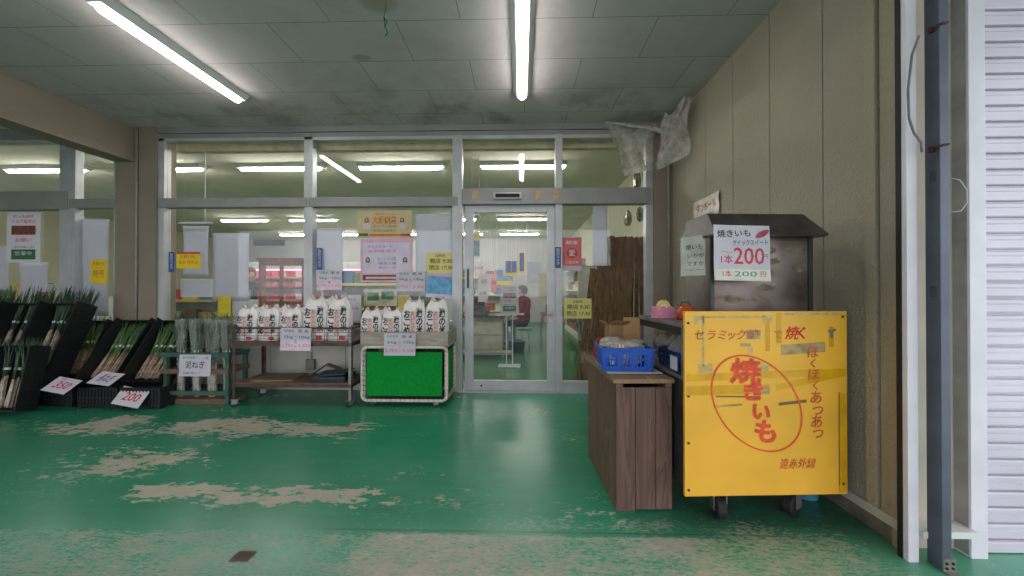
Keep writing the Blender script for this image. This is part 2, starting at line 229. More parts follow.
# ------------------------------------------------------------------ mesh helpers
RX90 = Matrix.Rotation(R(90), 4, 'X')
def T(*v): return Matrix.Translation(Vector(v))
_glyph = {}
def glyph(body, offset=0.0, shear=0.0):
    k = (body, offset, shear)
    if k not in _glyph:
        c = bpy.data.curves.new('t', 'FONT'); c.body = body; c.align_x = 'CENTER'; c.align_y = 'CENTER'; c.resolution_u = 2; c.offset = offset; c.shear = shear; c.space_line = .95
        o = bpy.data.objects.new('t', c); COL.objects.link(o)
        me = bpy.data.meshes.new_from_object(o.evaluated_get(bpy.context.evaluated_depsgraph_get()))
        vs = [v.co.copy() for v in me.vertices]; fs = [tuple(p.vertices) for p in me.polygons]
        bpy.data.objects.remove(o); bpy.data.curves.remove(c); bpy.data.meshes.remove(me)
        _glyph[k] = (vs, fs)
    return _glyph[k]
class MB:
    def __init__(s, M=None): s.b = bmesh.new(); s.M = M or Matrix()
    def v(s, p): return s.b.verts.new(s.M @ Vector(p))
    def f(s, vs):
        try: return s.b.faces.new(vs)
        except ValueError: return None
    def box(s, x0, x1, y0, y1, z0, z1, bev=0, M=None):
        q = M or Matrix()
        V = [s.v(q @ Vector((x, y, z))) for x in (x0, x1) for y in (y0, y1) for z in (z0, z1)]
        F = [s.f([V[i] for i in t]) for t in ((0, 1, 3, 2), (4, 6, 7, 5), (0, 4, 5, 1), (2, 3, 7, 6), (0, 2, 6, 4), (1, 5, 7, 3))]
        if bev:
            E = set(e for f in F for e in f.edges); bmesh.ops.bevel(s.b, geom=list(E), offset=bev, segments=2, affect='EDGES', profile=.7)
        return s
    def loft(s, rings, cap=True, closed=True):
        P = [[s.v(p) for p in r] for r in rings]; n = len(P[0])
        for a, b in zip(P, P[1:]):
            for i in range(n if closed else n - 1):
                j = (i + 1) % n; s.f([a[i], a[j], b[j], b[i]])
        if cap and closed: s.f(P[0][::-1]); s.f(P[-1])
        return s
    def tube(s, pts, r, n=8, cap=True):
        pts = [Vector(p) for p in pts]; rr = r if isinstance(r, (list, tuple)) else [r] * len(pts); rings = []; ref = None
        for i, p in enumerate(pts):
            d = (pts[min(i + 1, len(pts) - 1)] - pts[max(i - 1, 0)]).normalized()
            if ref is None: ref = Vector((0, 0, 1)) if abs(d.z) < .9 else Vector((1, 0, 0))
            u = (ref - d * ref.dot(d)).normalized(); w = d.cross(u); ref = u
            rings.append([p + (u * cos(2 * pi * k / n) + w * sin(2 * pi * k / n)) * rr[i] for k in range(n)])
        return s.loft(rings, cap)
    def cyl(s, p0, p1, r0, r1=None, n=16): return s.tube([p0, p1], [r0, r0 if r1 is None else r1], n)
    def lathe(s, prof, c=(0, 0, 0), n=24):
        c = Vector(c); return s.loft([[c + Vector((r * cos(2 * pi * k / n), r * sin(2 * pi * k / n), z)) for k in range(n)] for r, z in prof])
    def sheet(s, w, h, fn=None, nx=8, ny=8, t=.0008, M=None):
        """thin sheet in the xy plane, +z its face; fn gives the z of a point"""
        fn = fn or (lambda x, y: 0); q = M or Matrix(); top, bot = [], []
        for j in range(ny + 1):
            for i in range(nx + 1):
                x = -w / 2 + w * i / nx; y = -h / 2 + h * j / ny; g = fn(x, y); g = g if isinstance(g, Vector) else Vector((x, y, g))
                top.append(s.v(q @ g)); bot.append(s.v(q @ (g - Vector((0, 0, t)))))
        k = nx + 1
        for j in range(ny):
            for i in range(nx):
                a, b, c, d = j * k + i, j * k + i + 1, (j + 1) * k + i + 1, (j + 1) * k + i
                s.f([top[a], top[b], top[c], top[d]]); s.f([bot[d], bot[c], bot[b], bot[a]])
        edge = [i for i in range(k)] + [j * k + nx for j in range(1, ny + 1)] + [ny * k + i for i in range(nx - 1, -1, -1)] + [j * k for j in range(ny - 1, 0, -1)]
        for a, b in zip(edge, edge[1:] + edge[:1]): s.f([top[b], top[a], bot[a], bot[b]])
        return s
    def text(s, body, cx, cy, size, z=.0006, w=None, offset=0, shear=0, rot=0, fn=None, M=None):
        """flat lettering in the xy plane facing +z, fitted to width w if given; fn bends it like the sheet under it"""
        vs, fs = glyph(body, offset, shear); q = (M or Matrix())
        xs = [p.x for p in vs]; sx = size if not w else w / max(1e-6, max(xs) - min(xs))
        V = []
        for p in vs:
            x, y = p.x * sx, p.y * size; X = cx + x * cos(rot) - y * sin(rot); Y = cy + x * sin(rot) + y * cos(rot)
            V.append(s.v(q @ Vector((X, Y, z + (fn(X, Y) if fn else 0)))))
        for f in fs: s.f([V[i] for i in f])
        return s
    def plate(s, x0, y0, x1, y1, z=.0004, fn=None, n=6, M=None):
        q = M or Matrix(); P = [[s.v(q @ Vector((x0 + (x1 - x0) * i / n, y, z + (fn(x0 + (x1 - x0) * i / n, y) if fn else 0)))) for i in range(n + 1)] for y in (y0, (y0 + y1) / 2, y1)]
        for a, b in zip(P, P[1:]):
            for i in range(n): s.f([a[i], a[i + 1], b[i + 1], b[i]])
        return s
    def build(s, name, m, parent=None, smooth=False, loc=None):
        me = bpy.data.meshes.new(name); bmesh.ops.recalc_face_normals(s.b, faces=s.b.faces[:]) if not getattr(s, 'keep', 0) else None
        s.b.to_mesh(me); s.b.free(); me.materials.append(m)
        if smooth:
            for p in me.polygons: p.use_smooth = True
        o = bpy.data.objects.new(name, me); COL.objects.link(o)
        if parent: o.parent = parent
        if loc is not None: o.location = loc
        return o
def smooth_by_angle(o, a=40):
    for p in o.data.polygons: p.use_smooth = True
    bm = bmesh.new(); bm.from_mesh(o.data)
    for e in bm.edges: e.smooth = not (len(e.link_faces) == 2 and e.calc_face_angle(0) > R(a))
    bm.to_mesh(o.data); bm.free(); return o
def tag(o, label=None, cat=None, group=None, kind=None):
    if label: o['label'] = label
    if cat: o['category'] = cat
    if group: o['group'] = group
    if kind: o['kind'] = kind
    return o
def thing(name, label, cat, loc=(0, 0, 0), rot=(0, 0, 0), group=None, M=None):
    o = bpy.data.objects.new(name, None); o.empty_display_size = .1; COL.objects.link(o)
    if M is not None: o.matrix_world = M
    else: o.location = loc; o.rotation_euler = rot
    return tag(o, label, cat, group)
def struct(name, parent=None):
    o = bpy.data.objects.new(name, None); COL.objects.link(o)
    if parent: o.parent = parent
    o['kind'] = 'structure'; return o
def sbuild(mb, name, m, parent=None, smooth=False):
    o = mb.build(name, m, parent, smooth)
    if not parent: o['kind'] = 'structure'
    return o
def copy_tree(o, parent=None):
    c = o.copy(); COL.objects.link(c)
    if parent is not None: c.parent = parent
    for ch in list(o.children): copy_tree(ch, c)
    return c
def face(x, y, z, yaw=0, tilt=0, roll=0):
    """frame of a flat sheet: x right, y up, z towards the viewer in front of the shop"""
    return T(x, y, z) @ Matrix.Rotation(yaw, 4, 'Z') @ Matrix.Rotation(R(90) - tilt, 4, 'X') @ Matrix.Rotation(roll, 4, 'Z')

def sign(name, label, cat, M, w, h, paper=PAPER, writing=(), panels=(), bend=0.0, group=None, extra=None):
    """sheet with printed panels and lettering; writing items (text, x, y, size, ink, options)"""
    root = thing(name, label, cat, M=M, group=group)
    fn = (lambda x, y: bend * ((2 * x / w) ** 2 - .4) + bend * .4 * sin(9 * y / h)) if bend else None
    MB().sheet(w, h, fn).build('sheet', paper, root)
    by = {}
    for (x0, y0, x1, y1, m) in panels: by.setdefault(m.name, (m, MB()))[1].plate(x0 * w, y0 * h, x1 * w, y1 * h, .0006 + .0002 * len(by), fn)
    for m, b in by.values(): b.keep = 1; b.build('printed_panel', m, root)
    by = {}
    for it in writing:
        t, x, y, sz, m = it[:5]; k = dict(it[5]) if len(it) > 5 else {}
        if 'w' in k: k['w'] *= w
        by.setdefault(m.name, (m, MB()))[1].text(t, x * w, y * h, sz * h, .0016, fn=fn, **k)
    for m, b in by.values(): b.keep = 1; b.build('lettering', m, root)
    return root

# ------------------------------------------------------------------ the setting
BW, RW, CZ = 4.25, 1.68, 3.02          # back wall depth, right wall, ceiling height
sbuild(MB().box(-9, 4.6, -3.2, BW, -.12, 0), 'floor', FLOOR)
sbuild(MB().box(-60, 60, -60, -3.2, -.14, -.02), 'ground', ASPHALT)
sbuild(MB().box(-11, 4.6, -3.2, BW + .1, CZ, CZ + .1), 'ceiling', CEIL)
sbuild(MB().box(-11, 3.0, BW, 13.6, -.12, -.002), 'shop_floor', SHOPFLOOR)
sbuild(MB().box(-11, 3.0, BW + .1, 13.6, 3.0, 3.1), 'shop_ceiling', SHOPCEIL)
sbuild(MB().box(-11, 3.0, 13.5, 13.6, 0, 3.0), 'wall_north', LILAC)
sbuild(MB().box(1.75, 1.85, BW + .12, 13.5, 0, 3.0), 'wall_east', CREAM)
sbuild(MB().box(-11, -10.9, BW, 13.5, 0, 3.0), 'wall_west', CREAM)
sbuild(MB().box(-9.1, -9, -3.2, BW, 0, CZ), 'wall_left', BEIGE)
# right wall: boards with open joints over a dark backing, stained plinth below
ys = [4.2, 3.89, 3.45, 3.01, 2.57, 2.125, 1.862]
b = MB()
for y1, y0 in zip(ys, ys[1:]): b.box(RW, RW + .05, y0 + .003, y1 - .003, .13, CZ, .004)
sbuild(b, 'wall_right', BEIGE)
sbuild(MB().box(RW + .02, RW + .25, 1.74, BW, 0, CZ), 'trim_10', BACKING)
sbuild(MB().box(RW + .012, RW + .06, 1.70, 4.2, 0, .11), 'baseboard_right', PLINTH)
sbuild(MB().box(RW - .020, RW + .03, 1.70, 4.2, .088, .132, .003), 'trim_1', WPANEL)
b = MB()
for (y0, y1, dx) in ((1.80, 1.855, .018), (1.752, 1.793, .004), (1.700, 1.745, .016)): b.box(RW - dx, RW + .05, y0, y1, .09, CZ, .006)
sbuild(b, 'trim_2', BEIGE)
sbuild(MB().box(RW - .006, RW + .05, 1.69, 1.74, 0, .09), 'trim_3', BEIGE)
# building front to the right: recess wall, shutter in its guide rail
sbuild(MB().box(1.70, 2.0, 1.72, 1.9, 0, CZ), 'wall_front', mat('grey beige front wall', (196, 184, 168), .75, 0, .08, 4))
sbuild(MB().box(1.70, 1.93, 1.63, 1.725, .10, .128, .003), 'trim_4', WHITE)
sh = struct('door_2')
b = MB()
pitch = .071
for k in range(46):
    z = .05 + k * pitch
    if z > CZ: break
    b.loft([[(x, 1.705 + y, z + dz) for (y, dz) in ((.020, .0), (.020, .003), (.003, .005), (.0, .011), (.0, .040), (.004, .042), (.004, .045), (.001, .047), (.001, .060), (.006, .065), (.020, .067), (.020, .071))] for x in (1.985, 4.5)], cap=False, closed=False)
sl = b.build('slats', SHUT, sh)
MB().box(1.985, 4.5, 1.69, 1.725, .004, .05, .006).build('bottom_bar', SHUT, sh)
MB().box(1.925, 1.995, 1.655, 1.76, 0, CZ, .004).build('guide_rail', STEELW, sh)
MB().box(1.9245, 1.926, 1.665, 1.755, .01, CZ).build('rail_cheek', RAILG, sh)
sbuild(MB().box(4.5, 4.6, 1.6, 1.9, 0, CZ), 'wall_far_right', BEIGE_P)

pst = thing('square_pipe', 'white square pipe standing at the outer corner of the beige wall', 'pipe', (1.657, 1.650, 0))
MB().box(-.022, .022, -.022, .022, 0, CZ - .002, .004).build('pipe', STEELW, pst)
MB().box(-.0255, -.0215, .0, .022, 0, CZ - .002).build('dark_gap_strip', DARK, pst)  # shade in the gap beside the pipe, put in as a black strip
sp = thing('steel_post', 'blue grey steel post between white pipe and roller shutter', 'post', (1.737, 1.606, 0))
MB().box(-.019, .019, -.029, .029, 0, CZ - .002, .003).build('shaft', STEELB, sp)
b = MB().box(-.02, .03, -.034, -.029, .0, .055).box(-.02, .03, -.06, -.03, 0, .006)
b.build('foot_bracket', GALV, sp)
b = MB()
for z in (.018, .038):
    for x in (-.008, .017): b.cyl((x, -.034, z), (x, -.039, z), .005, n=8)
b.build('bolt', DARK, sp)
for z in (2.235, 1.735):
    MB().box(-.034, -.019, -.012, .002, z - .011, z + .011, .003).tube([(-.03, -.02, z), (-.012, -.033, z + .008), (.012, -.033, z + .012)], .005, 6).build('clip', RUST, sp)
for z in (1.60, 1.12): MB().box(-.0195, -.0188, -.015, .012, z, z + .045).build('sticker', mat('grey sticker', (70, 74, 84), .5), sp)
cb = [at(919, 36, 1.6), at(912, 55, 1.6), at(908, 90, 1.6), at(909, 118, 1.6), at(914, 133, 1.6), at(921, 142, 1.6), at(922, 152, 1.6)]
tag(MB().tube(cb, .0045, 8).build('cable', mat('grey cable', (128, 122, 124), .5), smooth=True), 'grey cable bowed between two rusty clips beside the steel post', 'cable')
wr = [at(951, 178, 1.63), at(960, 180, 1.63), at(967, 190, 1.63), at(967, 203, 1.63), at(961, 211, 1.63), at(951, 212, 1.63)]
tag(MB().tube(wr, .0016, 6).build('wire_loop', WHITE, smooth=True), 'thin white wire loop sticking out between steel post and shutter rail', 'wire')

# back wall: pier, low white panels, frames
sbuild(MB().box(-4.66, -4.40, BW - .06, BW + .2, 0, CZ).box(-4.385, -4.185, BW - .06, BW + .2, 0, CZ), 'pillar', BEIGE_P)
sbuild(MB().box(1.475, 1.70, BW - .06, BW + .2, 0, CZ), 'wall_back_right', BEIGE_P)
sbuild(MB().box(-4.66, -4.45, 1.0, BW - .06, 2.66, CZ - .001), 'beam', BEIGE_P)
sbuild(MB().box(-4.67, -4.435, 1.0, BW - .06, 2.62, 2.655, .004).box(-4.66, -4.445, 1.0, BW - .06, 2.72, 2.735), 'trim_5', BEIGE_P)
def low_wall(name, x0, x1):
    b = MB(); n = max(1, round((x1 - x0) / .45)); w = (x1 - x0) / n
    for i in range(n): b.box(x0 + i * w + .003, x0 + (i + 1) * w - .003, BW, BW + .05, .04, .755, .003)
    b.box(x0, x1, BW + .02, BW + .06, 0, .75); sbuild(b, name, WPANEL)
low_wall('wall_back', -4.185, -.70); low_wall('wall_back_left', -9, -4.66)
def window(n, x0, x1, z0=.755, zt=(2.10, 2.205), z1=2.90, jl=.055, jr=.055, sash=True):
    w = struct('window_%d' % n); y0, y1 = BW - .03, BW + .06
    f = MB().box(x0, x0 + jl, y0, y1, z0, z1, .004).box(x1 - jr, x1, y0, y1, z0, z1, .004).box(x0, x1, y0 - .02, y1, z0 - .005, z0 + .045, .004).box(x0, x1, y0, y1, z1 - .035, z1, .004)
    f.build('frame', ALU, w)
    MB().box(x0 + .01, x1 - .01, y0 - .012, y1, zt[0], zt[1], .004).build('transom', ALU_D, w)
    MB().box(x0 + jl, x1 - jr, BW + .012, BW + .018, z0 + .045, zt[0]).build('lower_pane', GLASS, w)
    MB().box(x0 + jl, x1 - jr, BW + .012, BW + .018, zt[1], z1 - .035).build('upper_pane', GLASS, w)
    return w
window(1, -4.185, -2.43, jl=.07, jr=.05); window(2, -2.43, -.70, jl=.05, jr=.035)
window(3, -5.24, -4.66, jl=.07, jr=.05); window(4, -7.4, -5.24, zt=(2.085, 2.295), jl=.05, jr=.12); window(5, -9, -7.4)
sbuild(MB().box(-9, -4.66, BW - .04, BW + .06, 2.90, CZ), 'trim_6', ALU_D)
sbuild(MB().box(-4.185, 1.475, BW - .045, BW + .06, 2.955, CZ).box(-4.185, 1.475, BW - .025, BW + .06, 2.90, 2.95), 'trim_7', ALU_D)
# sliding door, its lintel and the fixed side light
wd = struct('window_6'); y0, y1 = BW - .03, BW + .06
MB().box(-.775, -.665, y0 - .01, y1, 0, 2.9, .004).box(.385, .465, y0 - .01, y1, 0, 2.9, .004).box(1.395, 1.475, y0, y1, 0, 2.9, .004).box(-.665, 1.395, y0, y1, 2.86, 2.9, .004).box(.465, 1.395, y0, y1, 0, .12, .004).build('frame', ALU, wd)
MB().box(-.665, 1.44, y0 - .03, y1, 2.113, 2.29, .005).build('lintel', ALU_D, wd)
MB().box(-.665, .385, BW + .012, BW + .018, 2.29, 2.86).box(.465, 1.395, BW + .012, BW + .018, 2.29, 2.86).build('upper_pane', GLASS, wd)
MB().box(.465, 1.395, BW + .012, BW + .018, .12, 2.113).build('lower_pane', GLASS, wd)
dr = struct('door_1'); y0, y1 = BW - .005, BW + .035
MB().box(-.640, -.540, y0, y1, .012, 2.11, .004).box(.295, .384, y0, y1, .012, 2.11, .004).box(-.540, .295, y0, y1, 2.03, 2.11, .004).box(-.540, .295, y0, y1, .012, .125, .004).build('leaf_frame', ALU, dr)
MB().box(-.540, .295, BW + .012, BW + .018, .125, 2.03).build('pane', GLASS, dr)
MB().box(-.615, -.588, y0 - .006, y0 + .01, 1.17, 1.39, .004).build('pull_handle', mat('dark grey handle', (72, 72, 76), .5), dr)
MB().cyl((-.45, y0 - .004, .065), (-.45, y0, .065), .012).build('lock', DARK, dr)
sbuild(MB().box(-.70, 1.45, BW - .06, BW - .005, 0, .012), 'trim_8', ALU)
sn = thing('door_sensor', 'black door sensor bar with white rim on the lintel', 'sensor', (-.15, BW - .062, 2.2))
MB().box(-.16, .16, -.03, .0, -.035, .035, .012).build('rim', ALU, sn); MB().box(-.135, .135, -.038, -.029, -.02, .02, .006).build('lens', DARK, sn)
for (px, c) in ((472, PB_TAN), (535, PB_TAN), (553, PB_TAN)):
    cx, cz, _, _ = rect(px, 190, px + 6, 200, BW - .06)
    tag(MB().box(-.03, .03, -.0012, 0, -.05, .05).build('sticker', c, loc=(cx, BW - .0605, cz)), {472: 'small tan sticker on the door lintel left of the sensor', 535: 'small tan sticker on the lintel right of the sensor', 553: 'small tan sticker on the lintel above the right stile'}[px], 'sticker')
cd1 = tag(MB().tube([(1.625, 4.165, .14), (1.625, 4.165, 2.62), (1.60, 4.16, 2.72), (1.60, 4.16, 3.0)], .011, 10).build('conduit', GREYPIPE, smooth=True), 'thin grey conduit running up the corner behind the plastic sheeting', 'pipe')
cd2 = tag(MB().tube([(-4.392, 4.175, .0), (-4.392, 4.175, 2.98)], .011, 10).build('conduit', GREYPIPE, smooth=True), 'thin grey conduit running up the beige pier between the windows', 'pipe')
jb = thing('junction_box', 'small grey junction box on the white wall under the rice shelf', 'box', (*at(312, 364, BW - .002),))
MB().box(-.05, .05, -.05, 0, -.06, .06, .008).build('cover', mat('grey box plastic', (112, 110, 104), .6), jb); MB().tube([(0, -.02, .06), (0, -.02, .14)], .01).build('conduit', GREYPIPE, jb)
dg = thing('drain_cover', 'small brown drain cover set in the green floor', 'drain cover', (*at(243, 557, 1.594).xy, .001))
MB().box(-.040, .040, -.030, .030, 0, .003).build('frame', mat('dull brown drain frame', (112, 92, 78), .7, .1, .2, 30), dg)
b = MB()
for k in range(5): b.box(-.034, .034, -.026 + k * .0115, -.019 + k * .0115, .003, .005)
b.build('grate', mat('brown grate', (96, 80, 66), .7), dg)

sbuild(MB().box(-4.1, 1.4, BW + .12, BW + .2, 2.80, 2.90, .01), 'trim_9', mat('cream blind box', (206, 190, 158), .6))
# outdoor tube lights
def tube_light(loc, label, ln, wide, m, group, axis='y', name='tube_light'):
    t = thing(name, label, 'light', loc, (0, 0, 0 if axis == 'y' else R(90)), group)
    MB().loft([[(x, y, z) for (x, z) in ((-wide, 0), (-wide * .55, -.048), (wide * .55, -.048), (wide, 0))] for y in (-ln / 2, ln / 2)]).build('housing', WHITE, t)
    rings = []
    L = ln / 2 - .02
    for (y, s) in ((-L, .55), (-L + .012, .85), (-L + .03, 1), (L - .03, 1), (L - .012, .85), (L, .55)):
        rings.append([((.42 if wide < .09 else .33) * wide * s * cos(a), y, -.049 - .036 * s * sin(a)) for a in [pi * k / 10 for k in range(11)]])
    MB().loft(rings).build('diffuser', m, t, True); return t
tube_light((-2.70, 2.92, CZ - .001), 'left ceiling tube light over the vegetable crates', 1.25, .085, LAMP_O, 'canopy tube lights')
tube_light((.01, 2.93, CZ - .001), 'ceiling tube light above the door', 1.25, .085, LAMP_O, 'canopy tube lights')
# shop lights: three rows
for ri, (y, n) in enumerate(((5.45, 'front'), (9.5, 'middle'), (12.0, 'rear'))):
    for k in range(-4, 2):
        x = (at(401, 169, 5.45).x if ri < 2 else -.05) + 1.79 * k + (1.79 if ri == 2 else (1.79 if ri == 1 else 1.79)) - (0 if ri < 2 else 1.79)
        if x > 1.2: continue
        ord_ = ['sixth', 'fifth', 'fourth', 'third', 'second', 'first'][min(5, k + 4)]
        tube_light((x, y, 2.998), 'shop ceiling tube light, %s from the door side in the %s row' % (['first', 'second', 'third', 'fourth', 'fifth', 'sixth', 'seventh'][max(0, 1 - k)], n), 1.25, .095, LAMP_I, 'shop tube lights', 'x')

# clear plastic sheeting bunched in the upper right corner
def drape(name, label, top, bot, ny=14, nx=14, amp=.03, seed=1):
    rnd = random.Random(seed); ph = [rnd.uniform(0, 6) for _ in range(4)]; b = MB(); G = []
    for j in range(ny + 1):
        v = j / ny; row = []
        for i in range(nx + 1):
            u = i / nx; p = Vector(top[0]).lerp(Vector(top[1]), u).lerp(Vector(bot[0]).lerp(Vector(bot[1]), u), v)
            p.y -= amp * (sin(7 * u + ph[0] + 3 * v) * .6 + sin(15 * u - 4 * v + ph[1]) * .35 + sin(9 * v + ph[2] + 5 * u) * .5 + 1.2); p.x += amp * .5 * sin(8 * v + ph[3] + 4 * u); p.z += amp * .8 * sin(11 * u + ph[1])*(1-v)
            row.append(b.v(p))
        G.append(row)
    for j in range(ny):
        for i in range(nx): b.f([G[j][i], G[j][i + 1], G[j + 1][i + 1], G[j + 1][i]])
    return tag(b.build(name, FILM, smooth=True), label, 'plastic sheet')
drape('plastic_sheet', 'clear plastic sheet hanging over the window top beside the right corner', [at(604, 123, 4.15), at(655, 128, 4.15)], [at(626, 176, 4.15), at(650, 172, 4.15)], seed=3)
drape('plastic_sheet', 'bunched clear plastic bag hanging in the corner under the ceiling', [at(660, 124, 4.05), at(685, 98, 3.6)], [at(655, 171, 4.05), at(689, 156, 3.75)], amp=.04, seed=8)
tag(MB().tube([at(606, 122, 4.1), at(640, 127, 4.08), at(662, 131, 4.0), at(672, 126, 3.9), at(680, 112, 3.7), at(685, 97, 3.55)], [.012, .02, .028, .026, .02, .012], 10).build('plastic_roll', FILM, smooth=True), 'rolled clear plastic along the ceiling edge above the sheeting', 'plastic sheet')
tw = [at(386, 0, 2.4), at(386, 10, 2.42), at(384, 17, 2.42), at(385, 27, 2.42), at(388, 33, 2.42), at(385, 36, 2.42)]
tw[0].z = CZ
tag(MB().tube(tw, .004, 6).tube([tw[2], tw[2] + Vector((.02, 0, -.03)), tw[3]], .005, 6).build('green_twine', GTWINE), 'green twine dangling from the stained ceiling', 'string')

# ------------------------------------------------------------------ sweet potato roaster on casters
ct = thing('roaster_cart', 'sweet potato roaster on casters with yellow front board and sooty steel hood', 'roaster', (.80, 1.875, 0), (0, 0, R(3.0)))
PW, PH = .816, .905
MB().box(0, PW, -.018, 0, .14, 1.045, .003).build('front_board', SYEL, ct)
PM = T(PW / 2, -.0182, .5925) @ RX90
def pu(px, py): return ((px - 684.5) / 163 - .5) * PW, (.5 - (py - 310.5) / 182) * PH
def ptext(b, t, px, py, s, w=None, off=0, sh=0, rot=0, z=.0022):
    x, y = pu(px, py); b.text(t, x, y, s / 182 * PH, z, None if not w else w / 163 * PW, off, sh, rot, M=PM)
b = MB()
for t, x, y, s, r in (('焼', 745, 371.5, 26, -.05), ('き', 752.5, 391, 20, .06), ('い', 760, 411, 19, -.12), ('も', 765, 431, 25, -.1)): 
    for k in range(9): ptext(b, t, x + (.8 * cos(k * .785) if k else 0), y + (.8 * sin(k * .785) if k else 0), s, s * {'焼': 1.15, 'き': .92, 'い': .88, 'も': .84}[t], .006, 0, r, .0022 + .00004 * k)
x0, y0 = pu(756, 401.5); N = 72; q = []
for k in range(N):
    a = 2 * pi * k / N; e = []
    for r in (1.0, .966):
        ex, ey = .231 * r * cos(a), .240 * r * sin(a); e.append((x0 + ex * cos(.35) - ey * sin(.35) * .9, y0 + ex * sin(.35) * .0 + ey))
    q.append(e)
V = [[b.v(PM @ Vector((x, y, .0022))) for x, y in e] for e in q]
for i in range(N): b.f([V[i][0], V[(i + 1) % N][0], V[(i + 1) % N][1], V[i][1]])
b.keep = 1; tag(b.build('lettering', SRED, ct), 'brush lettering in a thin red oval')
b = MB()
for t, y, x, s in (('ほ', 352, 812, 13), ('く', 363, 812.5, 10), ('ほ', 374, 812.5, 13), ('く', 385, 815, 10), ('あ', 397, 815, 14), ('つ', 409.5, 817, 13), ('あ', 421, 815.5, 14), ('つ', 432.5, 817, 13)): ptext(b, t, x, y, s, None, .012, .1)
ptext(b, '遠赤外線', 796, 462, 11, 37, .008, .25)
for t, x in (('セ', 698), ('ラ', 710), ('ミ', 721), ('ッ', 730), ('ク', 740)): ptext(b, t, x, 334.5, 11, None, .006, .2)
ptext(b, '炉', 752, 334, 11, None, 0, .1); ptext(b, 'で', 777, 334, 10, None, .0, .1)
b.keep = 1; b.build('lettering', mat('dull red paint', (206, 92, 46), .6, 0, .3, 40), ct)
b = MB(); ptext(b, '焼', 791, 333, 14, None, .01, .2); ptext(b, 'く', 801.5, 333, 13, None, .02, .1); b.keep = 1; b.build('lettering', SRED2, ct)
def tape(nm, m, x0, y0, x1, y1, dy=0, z=.001):
    a, c = pu(x0, y0), pu(x1, y1); n = 8; P = []; b = MB(); b.keep = 1
    for v in (0, 1):
        P.append([b.v(PM @ Vector((a[0] + (c[0] - a[0]) * i / n, (c[1] if v else a[1]) - dy / 182 * PH * i / n, z))) for i in range(n + 1)])
    for i in range(n): b.f([P[0][i], P[0][i + 1], P[1][i + 1], P[1][i]])
    b.build(nm, m, ct)
for q in ((686, 372.5, 846, 379.5, -5), (686, 384, 769, 393, -1), (776, 383, 846, 389, -14, .0012), (765, 318, 769.5, 350), (776, 312, 781, 342), (829, 326, 834, 346), (838.5, 392, 846.5, 491)): tape('packing_tape', TAPE_Y, *q)
for q in ((781, 344, 825, 354, -3, .0014), (752, 385, 769, 392, 0, .0014), (713, 403.5, 742, 405.5, -2, .0014), (746, 329, 760, 338, 0, .0013), (740, 342, 750, 345, 0, .0014)): tape('grey_tape', TAPE_G, *q)
for q in ((694, 315, 704, 323, 0, .0013), (762, 314, 772, 321, 0, .0013), (698, 362, 712, 371, 0, .0013), (760, 362, 768, 370, 0, .0013), (784, 312, 842, 314.5, 0, .0013), (702, 315, 704, 365, 0, .0013), (704, 315, 765, 317, 0, .0013), (748, 345, 752, 353, 0, .0013)): tape('tape_residue', TAPE_B, *q)
for q in ((778, 401, 806, 404, -3, .0016), (715, 393.5, 760, 395, 1, .0016), (838.3, 391, 839.4, 484, 0, .002)): tape('scuff_and_slit', mat('dark scuff and slit', (128, 98, 60), .7), *q)  # last strip paints the shaded slit at the right flap; others are scuffs
for q in ((828, 329, 836, 331.5, -1, .0016), (830, 331, 833, 337, 0, .0018)): tape('blue_smear', mat('grey blue smear', (120, 126, 120), .6), *q)
b = MB()
for px, py in ((688, 322), (688, 394), (688, 486), (843, 316), (843, 482), (688, 440)): x, y = pu(px, py); b.cyl(PM @ Vector((x, y, 0)), PM @ Vector((x, y, .004)), .006, n=8)
b.build('screw', DARK, ct)
MB().box(.012, .77, .001, .60, .165, .70, .004).build('body', CARTD, ct)
b = MB().box(.002, .77, .004, .60, .962, .985, .003).box(.30, .77, .01, .60, .70, .962)
for (x, y) in ((.004, .002), (.004, .575)): b.box(x, x + .022, y, y + .025, .70, .962)
b.box(.004, .02, .025, .575, .70, .718); b.build('case_frame', mat('worn grey case steel', (128, 122, 120), .45, .4, .2, 10), ct)
MB().box(.001, .012, .027, .575, .925, .962).build('case_lid_strip', DARK, ct)
MB().box(.004, .008, .027, .575, .80, .925).build('case_pane', CLEAR, ct)
# hood
hd = smooth_by_angle(MB().box(.19, .735, .10, .34, .985, 1.45, .004).build('hood', HOOD, ct))
MB().loft([[(x0, y0, z), (x1, y0, z), (x1, y1, z), (x0, y1, z)] for (x0, x1, y0, y1, z) in ((.186, .765, .035, .37, 1.425), (.182, .77, .03, .375, 1.437), (.192, .71, .12, .34, 1.552), (.20, .70, .13, .33, 1.557))]).build('hood_roof', mat('dark hood roof', (92, 86, 84), .34, .6, .25, 8), ct)
MB().box(.19, .21, .088, .10, .985, 1.43).build('hood_corner_strip', CARTD, ct); MB().box(.715, .735, .088, .10, .985, 1.43).build('hood_corner_strip', CARTD, ct)
rnd = random.Random(4); b = MB()
for (x, z, w, h) in ((.50, 1.36, .11, .05), (.51, 1.30, .12, .04), (.50, 1.235, .09, .05), (.49, 1.16, .12, .05), (.46, 1.10, .10, .035), (.30, 1.10, .18, .04), (.66, 1.36, .12, .05), (.67, 1.27, .09, .06)):
    pts = [(x + w * .5 * cos(a) * rnd.uniform(.75, 1.1), .0992, z + h * .5 * sin(a) * rnd.uniform(.6, 1.15)) for a in [2 * pi * k / 14 for k in range(14)]]
    b.f([b.v(p) for p in pts])
b.keep = 1; b.build('peeling_patch', SCORCH, ct)
